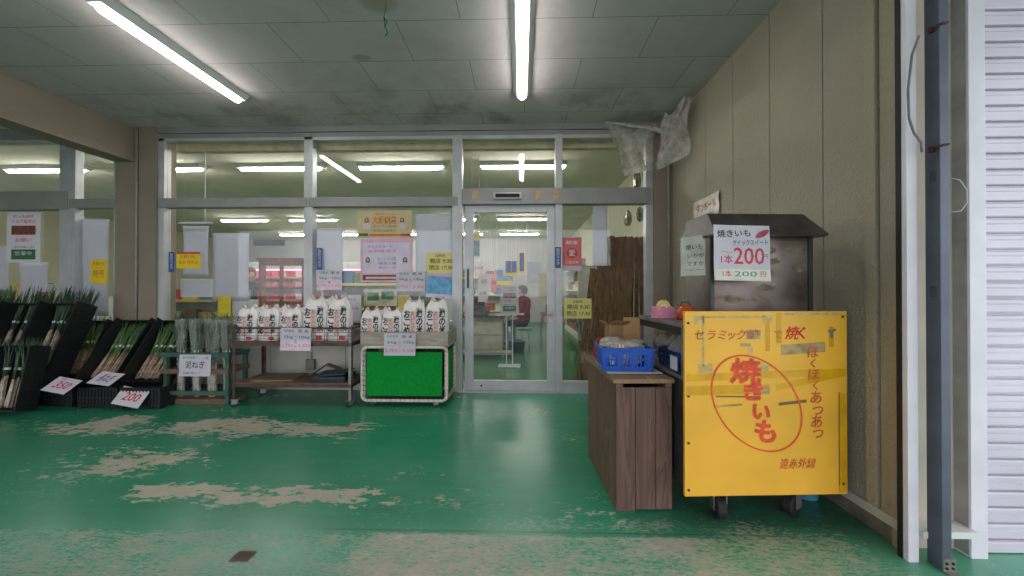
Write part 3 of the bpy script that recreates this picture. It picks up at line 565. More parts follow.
def caster(parent, x, y, swivel, r=.055, wd=.04, name='caster', plate_z=.165):
    M = T(x, y, 0) @ Matrix.Rotation(swivel, 4, 'Z')
    f = MB(M).box(-.035, .035, -.035, .035, plate_z - .008, plate_z, .002).box(-.03, .02, -wd / 2 - .008, -wd / 2 - .003, r * .8, plate_z - .006).box(-.03, .02, wd / 2 + .003, wd / 2 + .008, r * .8, plate_z - .006).box(-.03, .02, -wd / 2 - .008, wd / 2 + .008, max(2 * r + .006, plate_z - .024), plate_z - .007)
    c = f.build(name, GALV, parent)
    w = MB(M).loft([[(-.012 + rr * cos(2 * pi * k / 20), yy, r + rr * sin(2 * pi * k / 20)) for k in range(20)] for yy, rr in ((-wd / 2, r * .5), (-wd / 2, r * .88), (-wd / 2 + .006, r), (wd / 2 - .006, r), (wd / 2, r * .88), (wd / 2, r * .5))]).build('wheel', DARK, c)
    return c
caster(ct, .205, .05, R(78), .056, .048); caster(ct, .60, .06, R(28), .056, .048); caster(ct, .12, .50, R(80)); caster(ct, .70, .50, R(30))
bk = thing('bucket', 'light blue bucket half hidden behind the cart casters', 'bucket', (1.59, 2.13, 0))
MB().lathe([(.045, 0), (.05, .004), (.066, .15), (.072, .152), (.072, .16), (.062, .16), (.047, .01)]).build('pail', LBLUE, bk, True)
MB().tube([(.07 * cos(a), .07 * sin(a) * .3 - .02, .155 - .05 * sin(a)) for a in [pi * k / 10 for k in range(11)]], .003, 6).build('handle', GALV, bk)

# hand written signs on the roaster
CX = Matrix.LocRotScale(Vector((.80, 1.875, 0)), Matrix.Rotation(R(3.0), 3, 'Z'), None)
def tail(x, y): return .006 * sin(5 * x) * (.5 - y)
M = CX @ T(.303, .008, 1.335) @ Matrix.Rotation(R(90) - .06, 4, 'X') @ Matrix.Rotation(-.02, 4, 'Z')
s = sign('price_sign', 'white hand lettered roast sweet potato sign, 200 in red, on the sooty hood', 'sign', M, .285, .28,
     writing=[('焼きいも', -.13, .34, .15, INK_K, dict(w=.60, rot=.05, offset=.008)), ('クイックスイート', .15, .18, .115, INK_V, dict(w=.62, rot=.03, offset=.006)), ('200', .13, -.07, .42, INK_R, dict(w=.54, offset=.006)), ('1本', -.28, -.13, .17, INK_R, dict(rot=.03, offset=.004)), ('1本', -.28, -.385, .13, INK_R, dict(offset=.006)), ('200', .06, -.38, .13, INK_G, dict(w=.40)), ('円', .37, -.38, .11, INK_R, dict(offset=.006)), ('円', .425, -.06, .09, INK_B),  ('～', -.27, .0, .1, INK_O, dict(w=.22))],
     bend=.004, panels=((-.49, -.49, .49, -.295, mat('cream paper strip', (224, 222, 206), .7)),))
b = MB(); pts = []
for k in range(24):
    a = 2 * pi * k / 24; x, y = .033 * cos(a) * (1 + .12 * cos(2 * a)), .0145 * sin(a); pts.append(b.v((.105 + x * cos(.5) - y * sin(.5), .098 + x * sin(.5) + y * cos(.5), .0056)))
b.f(pts); b.keep = 1; tag(b.build('drawing', mat('purple red crayon', (170, 60, 84), .6, 0, .2, 60), s), 'drawn purple sweet potato')
sign('notice', 'small pale handwritten notice on the left side of the hood', 'sign', face(*at(694.5, 256, 2.07), R(-52)), .155, .215, mat('grey white card', (206, 206, 196), .6), writing=[('焼いも', .0, .22, .16, INK_K, dict(w=.6)), ('いかが', .04, .0, .13, INK_K, dict(w=.6)), ('ですか', .02, -.2, .13, INK_K, dict(w=.6)), ('～～', 0, -.36, .1, INK_K, dict(w=.7))], bend=.004)
p0 = at(704.5, 208, 3.42)
sign('cardboard_sign', 'plastic wrapped sign with red handwriting on the beige wall', 'sign', T(RW - .012, p0.y, p0.z) @ Matrix.Rotation(R(-90), 4, 'Z') @ RX90 @ Matrix.Rotation(.0, 4, 'Z'), .46, .20, mat('plastic wrapped paper', (206, 200, 186), .3), writing=[('ダンボール', .0, .06, .42, INK_R, dict(w=.78, offset=.012)), ('こちらへ', .1, -.30, .14, INK_K, dict(w=.4))], bend=.008)
# things on the case top
td = thing('tape_dispenser', 'pink tape dispenser with a yellow roll on the cart top', 'tape dispenser', CX @ Vector((.05, .34, .986)), (0, 0, R(10)))
MB().loft([[(-.058 + .116 * u, y, 0 if k == 0 else .048 + .022 * abs(cos(3 * pi * u)) + .012 * u) for u in [i / 12 for i in range(13)] for k in (0,)] + [(-.058 + .116 * u, y, .050 + .020 * abs(cos(2.5 * pi * u))) for u in [i / 12 for i in range(12, -1, -1)]] for y in (-.03, .03)]).build('body', PINKPL, td)
MB().cyl((0, -.012, .066), (0, .012, .066), .038, n=24).build('tape_roll', mat('yellow tape roll', (228, 206, 120), .4), td); MB().cyl((0, -.014, .066), (0, .014, .066), .016, n=16).build('hub', WHITE, td)
oc = thing('orange_lantern', 'orange ribbed plastic lantern on the cart behind the yellow board', 'lantern', CX @ Vector((.112, .20, .986)))
MB().loft([[(r * (1 + .05 * cos(10 * a)) * cos(a), r * (1 + .05 * cos(10 * a)) * sin(a), z) for a in [2 * pi * k / 40 for k in range(40)]] for r, z in ((.034, 0), (.042, .006), (.045, .04), (.040, .06), (.028, .075), (.010, .080))]).build('shade', ORANGE, oc, True)
MB().tube([(-.03, 0, .07), (-.018, 0, .098), (.018, 0, .098), (.03, 0, .07)], .003, 6).build('bail', DARK, oc)
MB().lathe([(.046, -.0), (.047, .01), (.044, .012)]).build('base_ring', mat('dark red ring', (120, 40, 24), .5), oc)

# ------------------------------------------------------------------ wooden box and what lies on it
wb = thing('wooden_box', 'old dark brown plank box standing left of the yellow roaster', 'wooden box', (.495, 1.965, 0), (0, 0, R(2.5)))
b = MB()
for (x0, x1) in ((0, .098), (.101, .205), (.208, .292)): b.box(x0, x1, 0, .02, .008 if x0 else 0, .642, .003)
b.build('front_planks', BOXWOOD, wb)
b = MB()
for k in range(5): b.box(0, .018, .022 + k * .128, .022 + k * .128 + .125, 0 + .004 * (k % 2), .655, .003)
for k in range(5): b.box(.276, .292, .022 + k * .128, .022 + k * .128 + .125, 0, .655, .003)
b.box(.02, .275, .644, .66, 0, .655)
b.build('side_planks', BOXSIDE, wb)
b = MB().box(.0, .035, .0, .03, .643, .668).box(.257, .292, 0, .03, .643, .668).box(0, .292, .62, .65, .655, .668); b.build('lid_batten', BOXSIDE, wb)
MB().box(-.02, .298, -.022, .255, .668, .690, .004).box(-.02, .298, .258, .675, .668, .690, .004).build('lid', BOXTOP, wb)
tag(MB().box(-.15, .148, -.17, .18, 0, .006, .002).build('foam_sheet', mat('grey white foam sheet', (196, 192, 184), .8), loc=(.625, 2.245, .691)), 'grey white sheet under the blue basket on the wooden box', 'sheet')
def basket(name, label, loc, rot, w, d, h, m, parentless=True, pitch=.020):
    t = thing(name, label, 'basket', loc, (0, 0, rot)); fl = .012
    b = MB().box(-w / 2 + .01, w / 2 - .01, -d / 2 + .01, d / 2 - .01, 0, .005)
    def wall(p, q):
        p = Vector(p); q = Vector(q); n = max(2, int((q - p).length / pitch)); up = Vector((0, 0, h))
        out = Vector(((q - p).y, -(q - p).x, 0)).normalized() * fl
        for i in range(n + 1):
            a = p.lerp(q, i / n); wdt = .004 if i % 4 else .012
            e = (q - p).normalized() * wdt
            b.loft([[a - e, a + e, a + e - out * .2, a - e - out * .2], [a - e + out + up * .96, a + e + out + up * .96, a + e + out * .8 + up * .96, a - e + out * .8 + up * .96]])
        for z0, z1, t_ in ((0, .22, .0025), (.48, .56, .0025), (.74, 1.0, .0025)):
            b.loft([[p + out * z + up * z, q + out * z + up * z, q + out * (z - .22) + up * z, p + out * (z - .22) + up * z] for z in (z0, z1)])
    c = [(-w / 2, -d / 2, 0), (w / 2, -d / 2, 0), (w / 2, d / 2, 0), (-w / 2, d / 2, 0)]
    for i in range(4): wall(c[i], c[(i + 1) % 4])
    b.build('lattice', m, t)
    r = MB(); W_, D_ = w / 2 + fl, d / 2 + fl
    r.tube([(-W_, -D_, h), (W_, -D_, h), (W_, D_, h), (-W_, D_, h), (-W_, -D_, h)], .0055, 6).build('rim', m, t)
    return t
bs = basket('blue_basket', 'bright blue plastic basket of wrapped papers on the wooden box', (.600, 2.225, .698), R(-3), .262, .25, .125, BLUEC)
b = MB().box(-.098, -.068, -.118, -.116, .035, .075).box(-.060, -.022, -.118, -.116, .03, .085).box(.02, .06, -.118, -.116, .04, .062); b.build('label_card', PAPER, bs)
def lump(name, label, cat, loc, sx, sy, sz, m, seed=1, n=22, rough=.12, group=None):
    rnd = random.Random(seed); ph = [rnd.uniform(0, 6) for _ in range(6)]; b = MB(); R_ = []
    for j in range(1, 12):
        t = pi * j / 12; ring = []
        for k in range(n):
            a = 2 * pi * k / n; f = 1 + rough * (sin(3 * a + ph[0] + 2 * t) + .7 * sin(5 * a + ph[1] - 3 * t) + .5 * sin(9 * a + ph[2] + 5 * t)); z = -cos(t)
            ring.append((sx * f * sin(t) ** .7 * cos(a), sy * f * sin(t) ** .7 * sin(a), sz * (1 + max(-.95, z)) * (1 + .1 * sin(4 * a + ph[3]))))
        R_.append(ring)
    o = b.loft(R_).build(name, m, smooth=True, loc=loc); return tag(o, label, cat, group)
STRIPE = bpy.data.materials.new('red striped wrapper'); STRIPE.use_nodes = True
_n = STRIPE.node_tree; _w = nd(_n, 'ShaderNodeTexWave', i1=18.0, i2=3.0); _w.inputs[4].default_value = 1; _t = nd(_n, 'ShaderNodeTexCoord'); _n.links.new(_t.outputs['Object'], _w.inputs[0])
_x = nd(_n, 'ShaderNodeMix', data_type='RGBA'); _x.inputs[6].default_value = lin((222, 210, 200)); _x.inputs[7].default_value = lin((176, 96, 92)); _k = nd(_n, 'ShaderNodeMapRange', i1=.6, i2=.75); _n.links.new(_w.outputs[1], _k.inputs[0]); _n.links.new(_k.outputs[0], _x.inputs[0]); _n.links.new(_x.outputs[2], _n.nodes['Principled BSDF'].inputs['Base Color'])
lump('wrapped_papers', 'red striped papers bundled inside the blue basket', 'papers', (.600, 2.21, .706), .10, .095, .065, STRIPE, 3)
lump('plastic_bag', 'crumpled beige plastic bag lying on top of the striped papers', 'bag', (.610, 2.245, .800), .125, .095, .028, BAGFILM, 7, rough=.16)
lump('crumpled_bag', 'pale crumpled bag bulging over the back of the blue basket', 'bag', (.555, 2.29, .79), .07, .06, .035, mat('off white crumpled plastic', (196, 190, 176), .4, 0, .12, 20), 9, rough=.14)
cb = thing('cardboard_box', 'small open brown cardboard box behind the blue basket', 'box', (.625, 2.49, .691), (0, 0, R(14)))
MB().box(-.065, .065, -.032, -.029, 0, .23).box(-.065, .065, .029, .032, 0, .23).box(-.065, -.062, -.03, .03, 0, .23).box(.062, .065, -.03, .03, 0, .23).box(-.062, .062, -.03, .03, 0, .004).build('carton', CARDB, cb)
MB().box(-.064, .064, 0, .06, -.0015, .0015, M=T(0, -.032, .23) @ Matrix.Rotation(R(150), 4, 'X')).box(-.05, 0, -.03, .03, -.0015, .0015, M=T(-.064, 0, .23) @ Matrix.Rotation(R(35), 4, 'Y')).build('flap', CARDB, cb)
tag(MB().box(-.055, .055, -.006, .006, 0, .28, .002).build('cardboard_sheet', mat('light brown cardboard', (186, 146, 100), .85, 0, .06, 8), loc=(.725, 2.47, .691)), 'upright light brown cardboard sheet leaning beside the cart', 'cardboard')
tag(lump('red_bag', 'small red bag behind the left end of the blue basket', 'bag', (.52, 2.47, .692), .045, .035, .07, mat('red cloth', (168, 56, 50), .8), 5), None)
# inside the cart's case: second basket and plastic bags
p = CX @ Vector((.132, .19, .719))
b2 = basket('dark_blue_basket', 'dark blue basket with white label inside the open case of the cart', p, R(3), .215, .26, .10, DBLUE)
MB().box(-.1235, -.1215, -.11, -.03, .012, .085).build('label_card', PAPER, b2)
lump('plastic_bag', 'clear crinkled plastic bag on the dark blue basket in the case', 'bag', CX @ Vector((.132, .19, .73)), .10, .11, .09, BAGFILM, 12)
lump('plastic_bag', 'beige crinkled bag at the rear end of the case', 'bag', CX @ Vector((.14, .45, .719)), .10, .10, .08, BAGFILM, 15)

# ------------------------------------------------------------------ rice bags
def make_bag(w, d, h, name='rice_bag'):
    t = thing(name, 'x', 'rice bag'); n = 40; rings = []
    for (u, sx, sy, e, pk) in ((0, .90, .82, 4, 0), (.02, .97, .95, 4, 0), (.08, 1.0, 1.0, 4.5, 0), (.35, 1.02, 1.04, 4, 0), (.58, 1.0, .98, 3.6, 0), (.68, .98, .86, 3, .05), (.75, .93, .64, 2.6, .2), (.81, .84, .42, 2.4, .5), (.86, .74, .26, 2.2, .85), (.89, .66, .14, 2.1, 1.0), (.90, .60, .06, 2.0, 1.05)):
        r = []
        for k in range(n):
            a = 2 * pi * k / n; c, s_ = cos(a), sin(a); q = (abs(c) ** e + abs(s_) ** e) ** (-1 / e); x = .5 * w * sx * q * c
            bump = math.exp(-((abs(x) / (.5 * w) - .46) / .17) ** 2) * (1 if x > 0 else .88)
            r.append((x + .004 * sin(31 * u + 2 * x / w), .5 * d * sy * q * s_ + .006 * sin(8 * a + 9 * u) * (.4 + pk), h * u + pk * h * (.11 * bump - .045) + .005 * sin(6 * a + 14 * u) * (u > .1)))
        rings.append(r)
    MB().loft(rings).build('sack', BAGW, t, True)
    MB().tube([(-.26 * w, -.10 * d, .945 * h), (-.19 * w, -.19 * d, .89 * h), (-.07 * w, -.20 * d, .85 * h), (.08 * w, -.20 * d, .86 * h), (.20 * w, -.19 * d, .90 * h), (.26 * w, -.10 * d, .95 * h)], .004, 6).build('tie_string', STRINGR, t)
    FM = T(0, -.5 * d * 1.045 - .003, 0) @ RX90
    k = MB(); L = w * .27
    for i, c in enumerate('おこめ'): k.text(c, -.27 * w, (.585 - .165 * i) * h, .185 * h, .001, L, .028, .12, M=FM)
    for i, c in enumerate('越の米'): k.text(c, .28 * w, (.60 - .165 * i) * h, .185 * h, .001, L * 1.05, .026, .1, M=FM)
    k.text('新米', .25 * w, .705 * h, .045 * h, .001, M=FM); k.keep = 1; k.build('lettering', INK_K, t)
    r = MB()
    for i in range(5): r.text('おいしい米'[i], .0, (.60 - .095 * i) * h, .09 * h, .001, .13 * w, .012, M=FM)
    r.keep = 1; r.build('lettering', PB_RED, t)
    g = MB().plate(-.13 * w, .12 * h, .12 * w, .66 * h, .0002, M=FM); g.keep = 1; g.build('printed_panel', mat('pale salmon print', (226, 196, 186), .6, 0, .1, 30), t)
    g = MB().plate(.10 * w, .03 * h, .36 * w, .12 * h, .0008, M=FM); g.keep = 1; g.build('red_label', mat('red bag label', (206, 70, 76), .6), t)
    return t
SMALL = make_bag(.205, .115, .375); BIG = make_bag(.232, .13, .485)
_first = {}
def put_bag(kind, px, Y, z, label, group, rz=0):
    src = SMALL if kind == 's' else BIG
    o = src if kind not in _first else copy_tree(src); _first[kind] = 1
    o.location = (at(px, 300, Y).x, Y, z); o.rotation_euler = (0, 0, rz); tag(o, label, 'rice bag', group); return o
# brown shelf trolley
SX0, SX1, SY0, SY1 = -2.845, -1.655, 3.63, 4.08
sh = thing('shelf_trolley', 'brown steel two tier shelf trolley carrying rice bags', 'shelf trolley', ((SX0 + SX1) / 2, (SY0 + SY1) / 2, 0))
hx, hy = (SX1 - SX0) / 2, (SY1 - SY0) / 2
for (x, y, m) in ((-hx, -hy, RUSTY), (hx, -hy, GALV), (-hx, hy, RUSTY), (hx, hy, RUSTY)):
    sx, sy = (1 if x < 0 else -1), (1 if y < 0 else -1); b = MB()
    b.box(*sorted((x, x + sx * .032)), *sorted((y, y + sy * .004)), .07, .80).box(*sorted((x, x + sx * .004)), *sorted((y, y + sy * .032)), .07, .80).build('post', m, sh)
    caster(sh, x + sx * .02, y + sy * .02, R(25) if x < 0 else R(60), .028, .022, plate_z=.075)
for (z, nm) in ((.60, 'upper_shelf'), (.195, 'lower_shelf')):
    s = MB()
    for k in range(4): s.box(-hx + .006, hx - .006, -hy + .008 + k * .109, -hy + .113 + k * .109, z + .022, z + .04, .002)
    s = s.build(nm, BOARD, sh)
    MB().box(-hx, hx, -hy - .003, -hy + .004, z, z + .032).box(-hx, hx, hy - .004, hy + .003, z, z + .032).box(-hx, -hx + .004, -hy, hy, z, z + .032).box(hx - .004, hx, -hy, hy, z, z + .032).build('edge_angle', RUSTY, s)
b = MB().box(-hx, hx, -hy - .006, -hy + .0, .765, .785).box(-hx, hx, hy - .002, hy + .006, .765, .785).box(-hx - .004, -hx + .002, -hy, hy, .765, .785).box(hx - .002, hx + .004, -hy, hy, .765, .785)
b.build('top_rail', RUSTY, sh); b = MB()
for z in (.67, .70, .735): b.tube([(-hx, -hy - .006, z), (hx, -hy - .006, z)], .0025, 5)
for k in range(1, 9): b.tube([(-hx + k * 2 * hx / 9, -hy - .008, .635), (-hx + k * 2 * hx / 9, -hy - .008, .765)], .0025, 5)
b.build('wire_rail', RUSTY, sh)
BZ = .641; od = ['leftmost', 'second', 'third', 'fourth', 'fifth']
for i, px in enumerate((249, 270.5, 292.5)): put_bag('s', px, 3.73, BZ, '%s small white rice bag in the front row on the brown shelf trolley' % od[i], 'rice bags on the brown trolley', R((-2, 1, 3)[i]))
for i, px in enumerate((259.5, 281, 302)): put_bag('s', px, 3.96, BZ + .0, 'small white rice bag peeking out behind the %s gap of the front row' % ('first', 'second', 'third')[i], 'rice bags on the brown trolley', R((4, -3, 2)[i]))
put_bag('b', 317, 3.74, BZ, 'tall white rice bag second from the right end of the brown trolley', 'rice bags on the brown trolley', R(2))
put_bag('b', 340.5, 3.74, BZ, 'tall white rice bag at the right end of the brown trolley', 'rice bags on the brown trolley', R(-2))
put_bag('b', 327, 3.97, BZ, 'tall white rice bag behind the two tall bags on the brown trolley', 'rice bags on the brown trolley', R(5))
# on its lower shelf
tag(MB().box(-.20, .20, -.16, .16, 0, .014, .002, M=Matrix.Rotation(R(6), 4, 'Z')).build('plywood_board', wood_mat('tan plywood', (122, 100, 78), (150, 126, 100), 'x', 8), loc=(-2.50, 3.84, .2365)), 'flat brown board on the lower trolley shelf', 'board')
b = MB(); b.loft([[(-.15, y, 0), (.02, y, .115), (.17, y, .06), (.165, y, .052), (.02, y, .105), (-.14, y, 0)] for y in (-.055, .055)])
tag(b.build('cardboard_piece', mat('bent grey cardboard', (148, 136, 118), .85, 0, .1, 9), loc=(-2.12, 4.01, .2365)), 'bent grey brown cardboard piece on the lower trolley shelf', 'cardboard')
cr = thing('folded_crate', 'dark teal folded plastic crate on the lower trolley shelf', 'crate', (-1.905, 3.80, .2365), (0, 0, R(3)))
b = MB().box(-.16, .155, -.14, .14, 0, .05, .004); b.box(-.165, .16, -.145, -.139, .035, .055).box(-.165, .16, .139, .145, .035, .055); b.build('base', TEAL, cr)
b = MB()
for k in range(9): b.box(-.15 + k * .035, -.13 + k * .035, -.1445, -.14, .008, .032)
b.build('side_slots', DARK, cr)
MB().box(-.15, .15, -.13, .13, 0, .012, M=T(0, 0, .053) @ Matrix.Rotation(R(-4), 4, 'Y') @ T(0, 0, .011)).build('folded_wall', TEAL, cr)

def price_sign(name, label, px, Y, yaw=0, roll=0, tilt=.05, kind=0):
    x0, y0, x1, y1 = px; cx, cz, w, h = rect(x0, y0, x1, y1, Y)
    wr = [('特別栽培', -.24, .36, .13, INK_G, dict(w=.34)), ('新 米', .24, .35, .17, INK_K, dict(w=.34)), ('5kg', -.25, .10, .17, INK_B, dict(w=.3)), ('10kg', .27, .10, .17, INK_B, dict(w=.34)), ('2,750', -.27, -.28, .20, INK_P, dict(w=.38)), ('5,300', .28, -.28, .20, INK_P, dict(w=.38))]
    if kind: wr += [('お', 0, .08, .12, INK_R), ('い', 0, -.05, .12, INK_R), ('し', 0, -.18, .12, INK_R), ('い', 0, -.31, .12, INK_R)]
    else: wr += [('～', .0, .1, .14, INK_R), ('各', 0, -.14, .16, INK_K), ('円', 0, -.33, .12, INK_V)]
    return sign(name, label, 'price sign', face(cx, Y, cz, yaw, tilt, roll), w, h, writing=wr, bend=.003, group='handwritten rice price signs', panels=((-.5, -.5, .5, -.06, mat('pale pink wash', (232, 210, 224), .7)),) if not kind else ())
price_sign('price_sign', 'handwritten rice price sign hung on the brown trolley rail', (280.5, 328, 311, 350.5), 3.605, roll=R(-1))
# green sided cart
GX0, GX1, GY0, GY1 = -1.565, -.735, 3.67, 4.14
gc = thing('green_cart', 'wheeled cart with green mesh sides and weathered wood trough of rice bags', 'cart', ((GX0 + GX1) / 2, (GY0 + GY1) / 2, 0)); hx, hy = (GX1 - GX0) / 2, (GY1 - GY0) / 2
MB().box(-hx - .02, hx + .02, -hy - .005, -hy + .015, .598, .735, .003).box(-hx - .02, hx + .02, hy - .015, hy + .005, .598, .735, .003).box(-hx - .02, -hx, -hy + .016, hy - .016, .598, .735, .003).box(hx, hx + .02, -hy + .016, hy - .016, .598, .735, .003).box(-hx, hx, -hy + .016, hy - .016, .600, .616).build('trough', GREYWOOD, gc)
def rrect(w, h, r, n=6):
    pts = []
    for cx, cy, a0 in ((w / 2 - r, h / 2 - r, 0), (-w / 2 + r, h / 2 - r, 90), (-w / 2 + r, -h / 2 + r, 180), (w / 2 - r, -h / 2 + r, 270)):
        for k in range(n + 1): a = R(a0 + 90 * k / n); pts.append((cx + r * cos(a), cy + r * sin(a)))
    return pts + [pts[0]]
def mesh_side(width, M):
    H = .525; z = .322
    f = MB(M).tube([(x, 0, z + y) for x, y in rrect(width, H, .05)], .0155, 10).build('tube_frame', TUBEW, gc, True)
    MB(M).box(-width / 2 + .045, width / 2 - .045, -.004, .004, z - H / 2 + .045, z + H / 2 - .045).build('mesh_sheet', MESHG, f)
    b = MB(M); x0, z0 = width / 2 - .045, H / 2 - .045
    b.tube([(x0, 0, z + z0), (-x0, 0, z + z0), (-x0, 0, z - z0), (x0, 0, z - z0), (x0, 0, z + z0)], .006, 6)
    n = int(width / .052)
    for k in range(n + 1):
        x = -x0 + 2 * x0 * k / n
        for s in (-1, 1): b.tube([(x, -.005, z + s * z0), (x + .014, -.017, z + s * (z0 + .042)), (x + .026, .006, z + s * (z0 + .03))], .0022, 5)
    for k in range(10):
        zz = z - z0 + 2 * z0 * k / 9
        for s in (-1, 1): b.tube([(s * x0, -.005, zz), (s * (x0 + .042), -.017, zz + .014), (s * (x0 + .03), .006, zz + .026)], .0022, 5)
    b.build('lacing', CORD, f)
mesh_side(2 * hx + .01, T(0, -hy + .005, 0)); mesh_side(2 * hx + .01, T(0, hy - .005, 0) @ Matrix.Rotation(pi, 4, 'Z'))
mesh_side(2 * hy - .06, T(hx - .008, 0, 0) @ Matrix.Rotation(R(90), 4, 'Z')); mesh_side(2 * hy - .06, T(-hx + .008, 0, 0) @ Matrix.Rotation(R(-90), 4, 'Z'))
for x in (-1, 1):
    for y in (-1, 1): caster(gc, x * (hx - .10), y * (hy - .03), R(40 * x + 20 * y), .022, .018, plate_z=.052)
g = 'rice bags in the green cart'
for i, (px, k, Y) in enumerate(((372, 's', 3.81), (393, 's', 3.81), (414.5, 'b', 3.82), (437.5, 'b', 3.82))):
    put_bag(k, px, Y, .617, '%s rice bag in the front row of the green cart' % ('leftmost small', 'second small', 'tall middle', 'rightmost tall')[i], g, R((2, -2, 1, -3)[i]))
for i, (px, k) in enumerate(((381, 's'), (402, 's'), (438, 'b'))): put_bag(k, px, 4.02, .617, ('small rice bag behind the leftmost bags of the green cart', 'small rice bag behind the gap left of the tall bags in the green cart', 'tall rice bag at the rear right corner of the green cart')[i], g, R((3, -2, 4)[i]))
price_sign('price_sign', 'handwritten rice price sign hung on the wood trough of the green cart', (384, 333.5, 415.5, 355.5), 3.635, kind=1)
p = at(348, 318, 4.17)
sign('notice', 'white notice standing behind the gap between the two rice carts', 'notice', face(*at(351, 312, 4.205), 0, 0), .235, .39, PAPER, writing=[('お知らせ', -.05, .36, .09, INK_R, dict(w=.6)), ('新米入荷', 0, .1, .08, INK_B, dict(w=.7))])

# ------------------------------------------------------------------ leeks, crates and the green rack
_b = {}
def bunch_mesh(kind, seed):
    rnd = random.Random(seed); L = .66 if kind != 'tall' else .86; n = 7; st, lf = MB(), MB()
    for k in range(n):
        a = 2 * pi * k / n + rnd.uniform(-.3, .3); r = .022 * (k > 0) * rnd.uniform(.7, 1.1); x, y = r * cos(a), r * sin(a) * .7
        s = .42 * L * rnd.uniform(.92, 1.08); dx, dy = rnd.uniform(-.012, .012), rnd.uniform(-.008, .004)
        st.tube([(x * 1.1, y, rnd.uniform(0, .02)), (x * 1.2 + dx, y, .03), (x * .9, y, s * .6), (x * .7, y, s)], [.006, .0095, .0085, .0085], 7)
        for j in range(3):
            ex, ey = x * 2.2 + rnd.uniform(-.055, .055), y * 2 + rnd.uniform(-.05, .012); e = L * rnd.uniform(.85, 1.02)
            P = [Vector((x * .7, y, s - .02)), Vector((x * .8 + ex * .15, y + ey * .15, s + (e - s) * .4)), Vector((ex * .6, ey * .55, s + (e - s) * .75)), Vector((ex, ey, e))]
            lf.loft([[p + Vector((w, 0, 0)), p + Vector((0, -w * .7, 0)), p + Vector((-w, 0, 0)), p + Vector((0, w * .3, 0))] for p, w in zip(P, (.008, .009, .007, .0015))])
    tp = MB().loft([[((.030) * cos(t), .022 * sin(t), z) for t in [2 * pi * i / 14 for i in range(14)]] for z in (L * .53, L * .53 + .022)])
    return st, lf, tp, L
def leek_bunch(label, group, M, kind='soil', seed=0, sleeve=False, crowd=False):
    k = (kind, seed % 4, sleeve)
    if k not in _b:
        st, lf, tp, L = bunch_mesh(kind, seed % 4 + (20 if kind == 'tall' else 0)); t = thing('leek_bunch', 'x', 'leeks')
        st.build('stalks', STALK if kind == 'soil' else STALKW, t, True); lf.build('leaves', LEAF if kind == 'soil' else LEAFD, t, True); tp.build('tape_band', TAPEW, t)
        if sleeve: MB().loft([[(r * cos(a) + .004 * sin(3 * a + z * 20), r * .8 * sin(a), z) for a in [2 * pi * i / 16 for i in range(16)]] for r, z in ((.034, .012), (.036, .2), (.045, .5), (.060, L * .93))], cap=False).build('plastic_sleeve', SLEEVE, t, True)
        _b[k] = t; o = t
    else: o = copy_tree(_b[k])
    o.matrix_world = M; tag(o, label, 'leeks', group); return o
_cr = {}
def crate(label, M, w, d, L, group, stand=True):
    key = (round(w, 3), d, L)
    if key not in _cr:
        t = thing('plastic_crate', 'x', 'crate'); th = .006
        MB().box(-w / 2, w / 2, d - th, d, 0, L).build('back_panel', CRATE, t)
        for s in (-1, 1):
            b = MB(); x0, x1 = sorted((s * w / 2, s * (w / 2 - th))); b.box(x0, x1, 0, d - th, 0, L); xo = sorted((s * w / 2, s * (w / 2 + .007)))
            n = int(L / .055)
            for k in range(n + 1): z = (L - .008) * k / n; b.box(*xo, 0, d, z, z + .008)
            for k in range(3): y = (d - .008) * k / 2; b.box(*xo, y, y + .008, 0, L)
            b.build('side_wall', CRATE, t)
        MB().box(-w / 2 + th, w / 2 - th, 0, d - th, 0, th).build('bottom_wall', CRATE, t)
        b = MB().box(-w / 2 + th, w / 2 - th, d * .35, d - th, L - th, L); b.build('top_wall', CRATE, t)
        _cr[key] = t; o = t
    else: o = copy_tree(_cr[key])
    o.matrix_world = M; tag(o, label, 'crate', group); return o
def leaning(px_r, Y0, z0, Y1, z1, w):
    """crate frame whose right side reaches pixel column px_r at its top; foot at depth Y0, top at Y1"""
    x = at(px_r, 300, Y1).x - w / 2 - .008; a = math.atan2(Y1 - Y0, z1 - z0)
    return T(x, Y0, z0) @ Matrix.Rotation(-a, 4, 'X'), math.hypot(Y1 - Y0, z1 - z0)
seedk = 0
def fill(M, w, d, n, what, kind, L0=.02, group='leek bunches in the crates', sleeve=False):
    global seedk
    for i in range(n):
        x = -w / 2 + .045 + (w - .09) * (i / (n - 1) if n > 1 else .5); seedk += 1
        leek_bunch('%s leek bunch in the %s' % (od[i] if n > 1 else 'only', what), group, M @ T(x, d - .036, L0) @ Matrix.Rotation(.03 * sin(seedk * 2.3), 4, 'Y'), kind, seedk, sleeve)
tall_w = .40
for i, (pr, nm) in enumerate(((98, 'third'), (61, 'second'), (20, 'first'))):
    M, L = leaning(pr, 3.69, .13, 4.00, .965, tall_w); d = .20
    M = M @ T(0, -d, .0)
    crate('tall black crate leaning under the left window, %s from the left' % nm, M, tall_w, d, round(L, 3), 'black leek crates')
    fill(M, tall_w, d, 4, '%s tall leaning crate from the left' % nm, 'tall', .24)
lw = .37
for i, (pr, nm) in enumerate(((52, 'right'), (15, 'left'))):
    M, L = leaning(pr, 3.46, .012, 3.57, .60, lw); d = .16
    M = M @ T(0, -d, 0); crate('shorter black crate standing on the floor in the front row, %s one' % nm, M, lw, d, round(L, 3), 'black leek crates')
    fill(M, lw, d, 4, '%s shorter crate of the front row' % nm, 'white', .02)
bw = .385
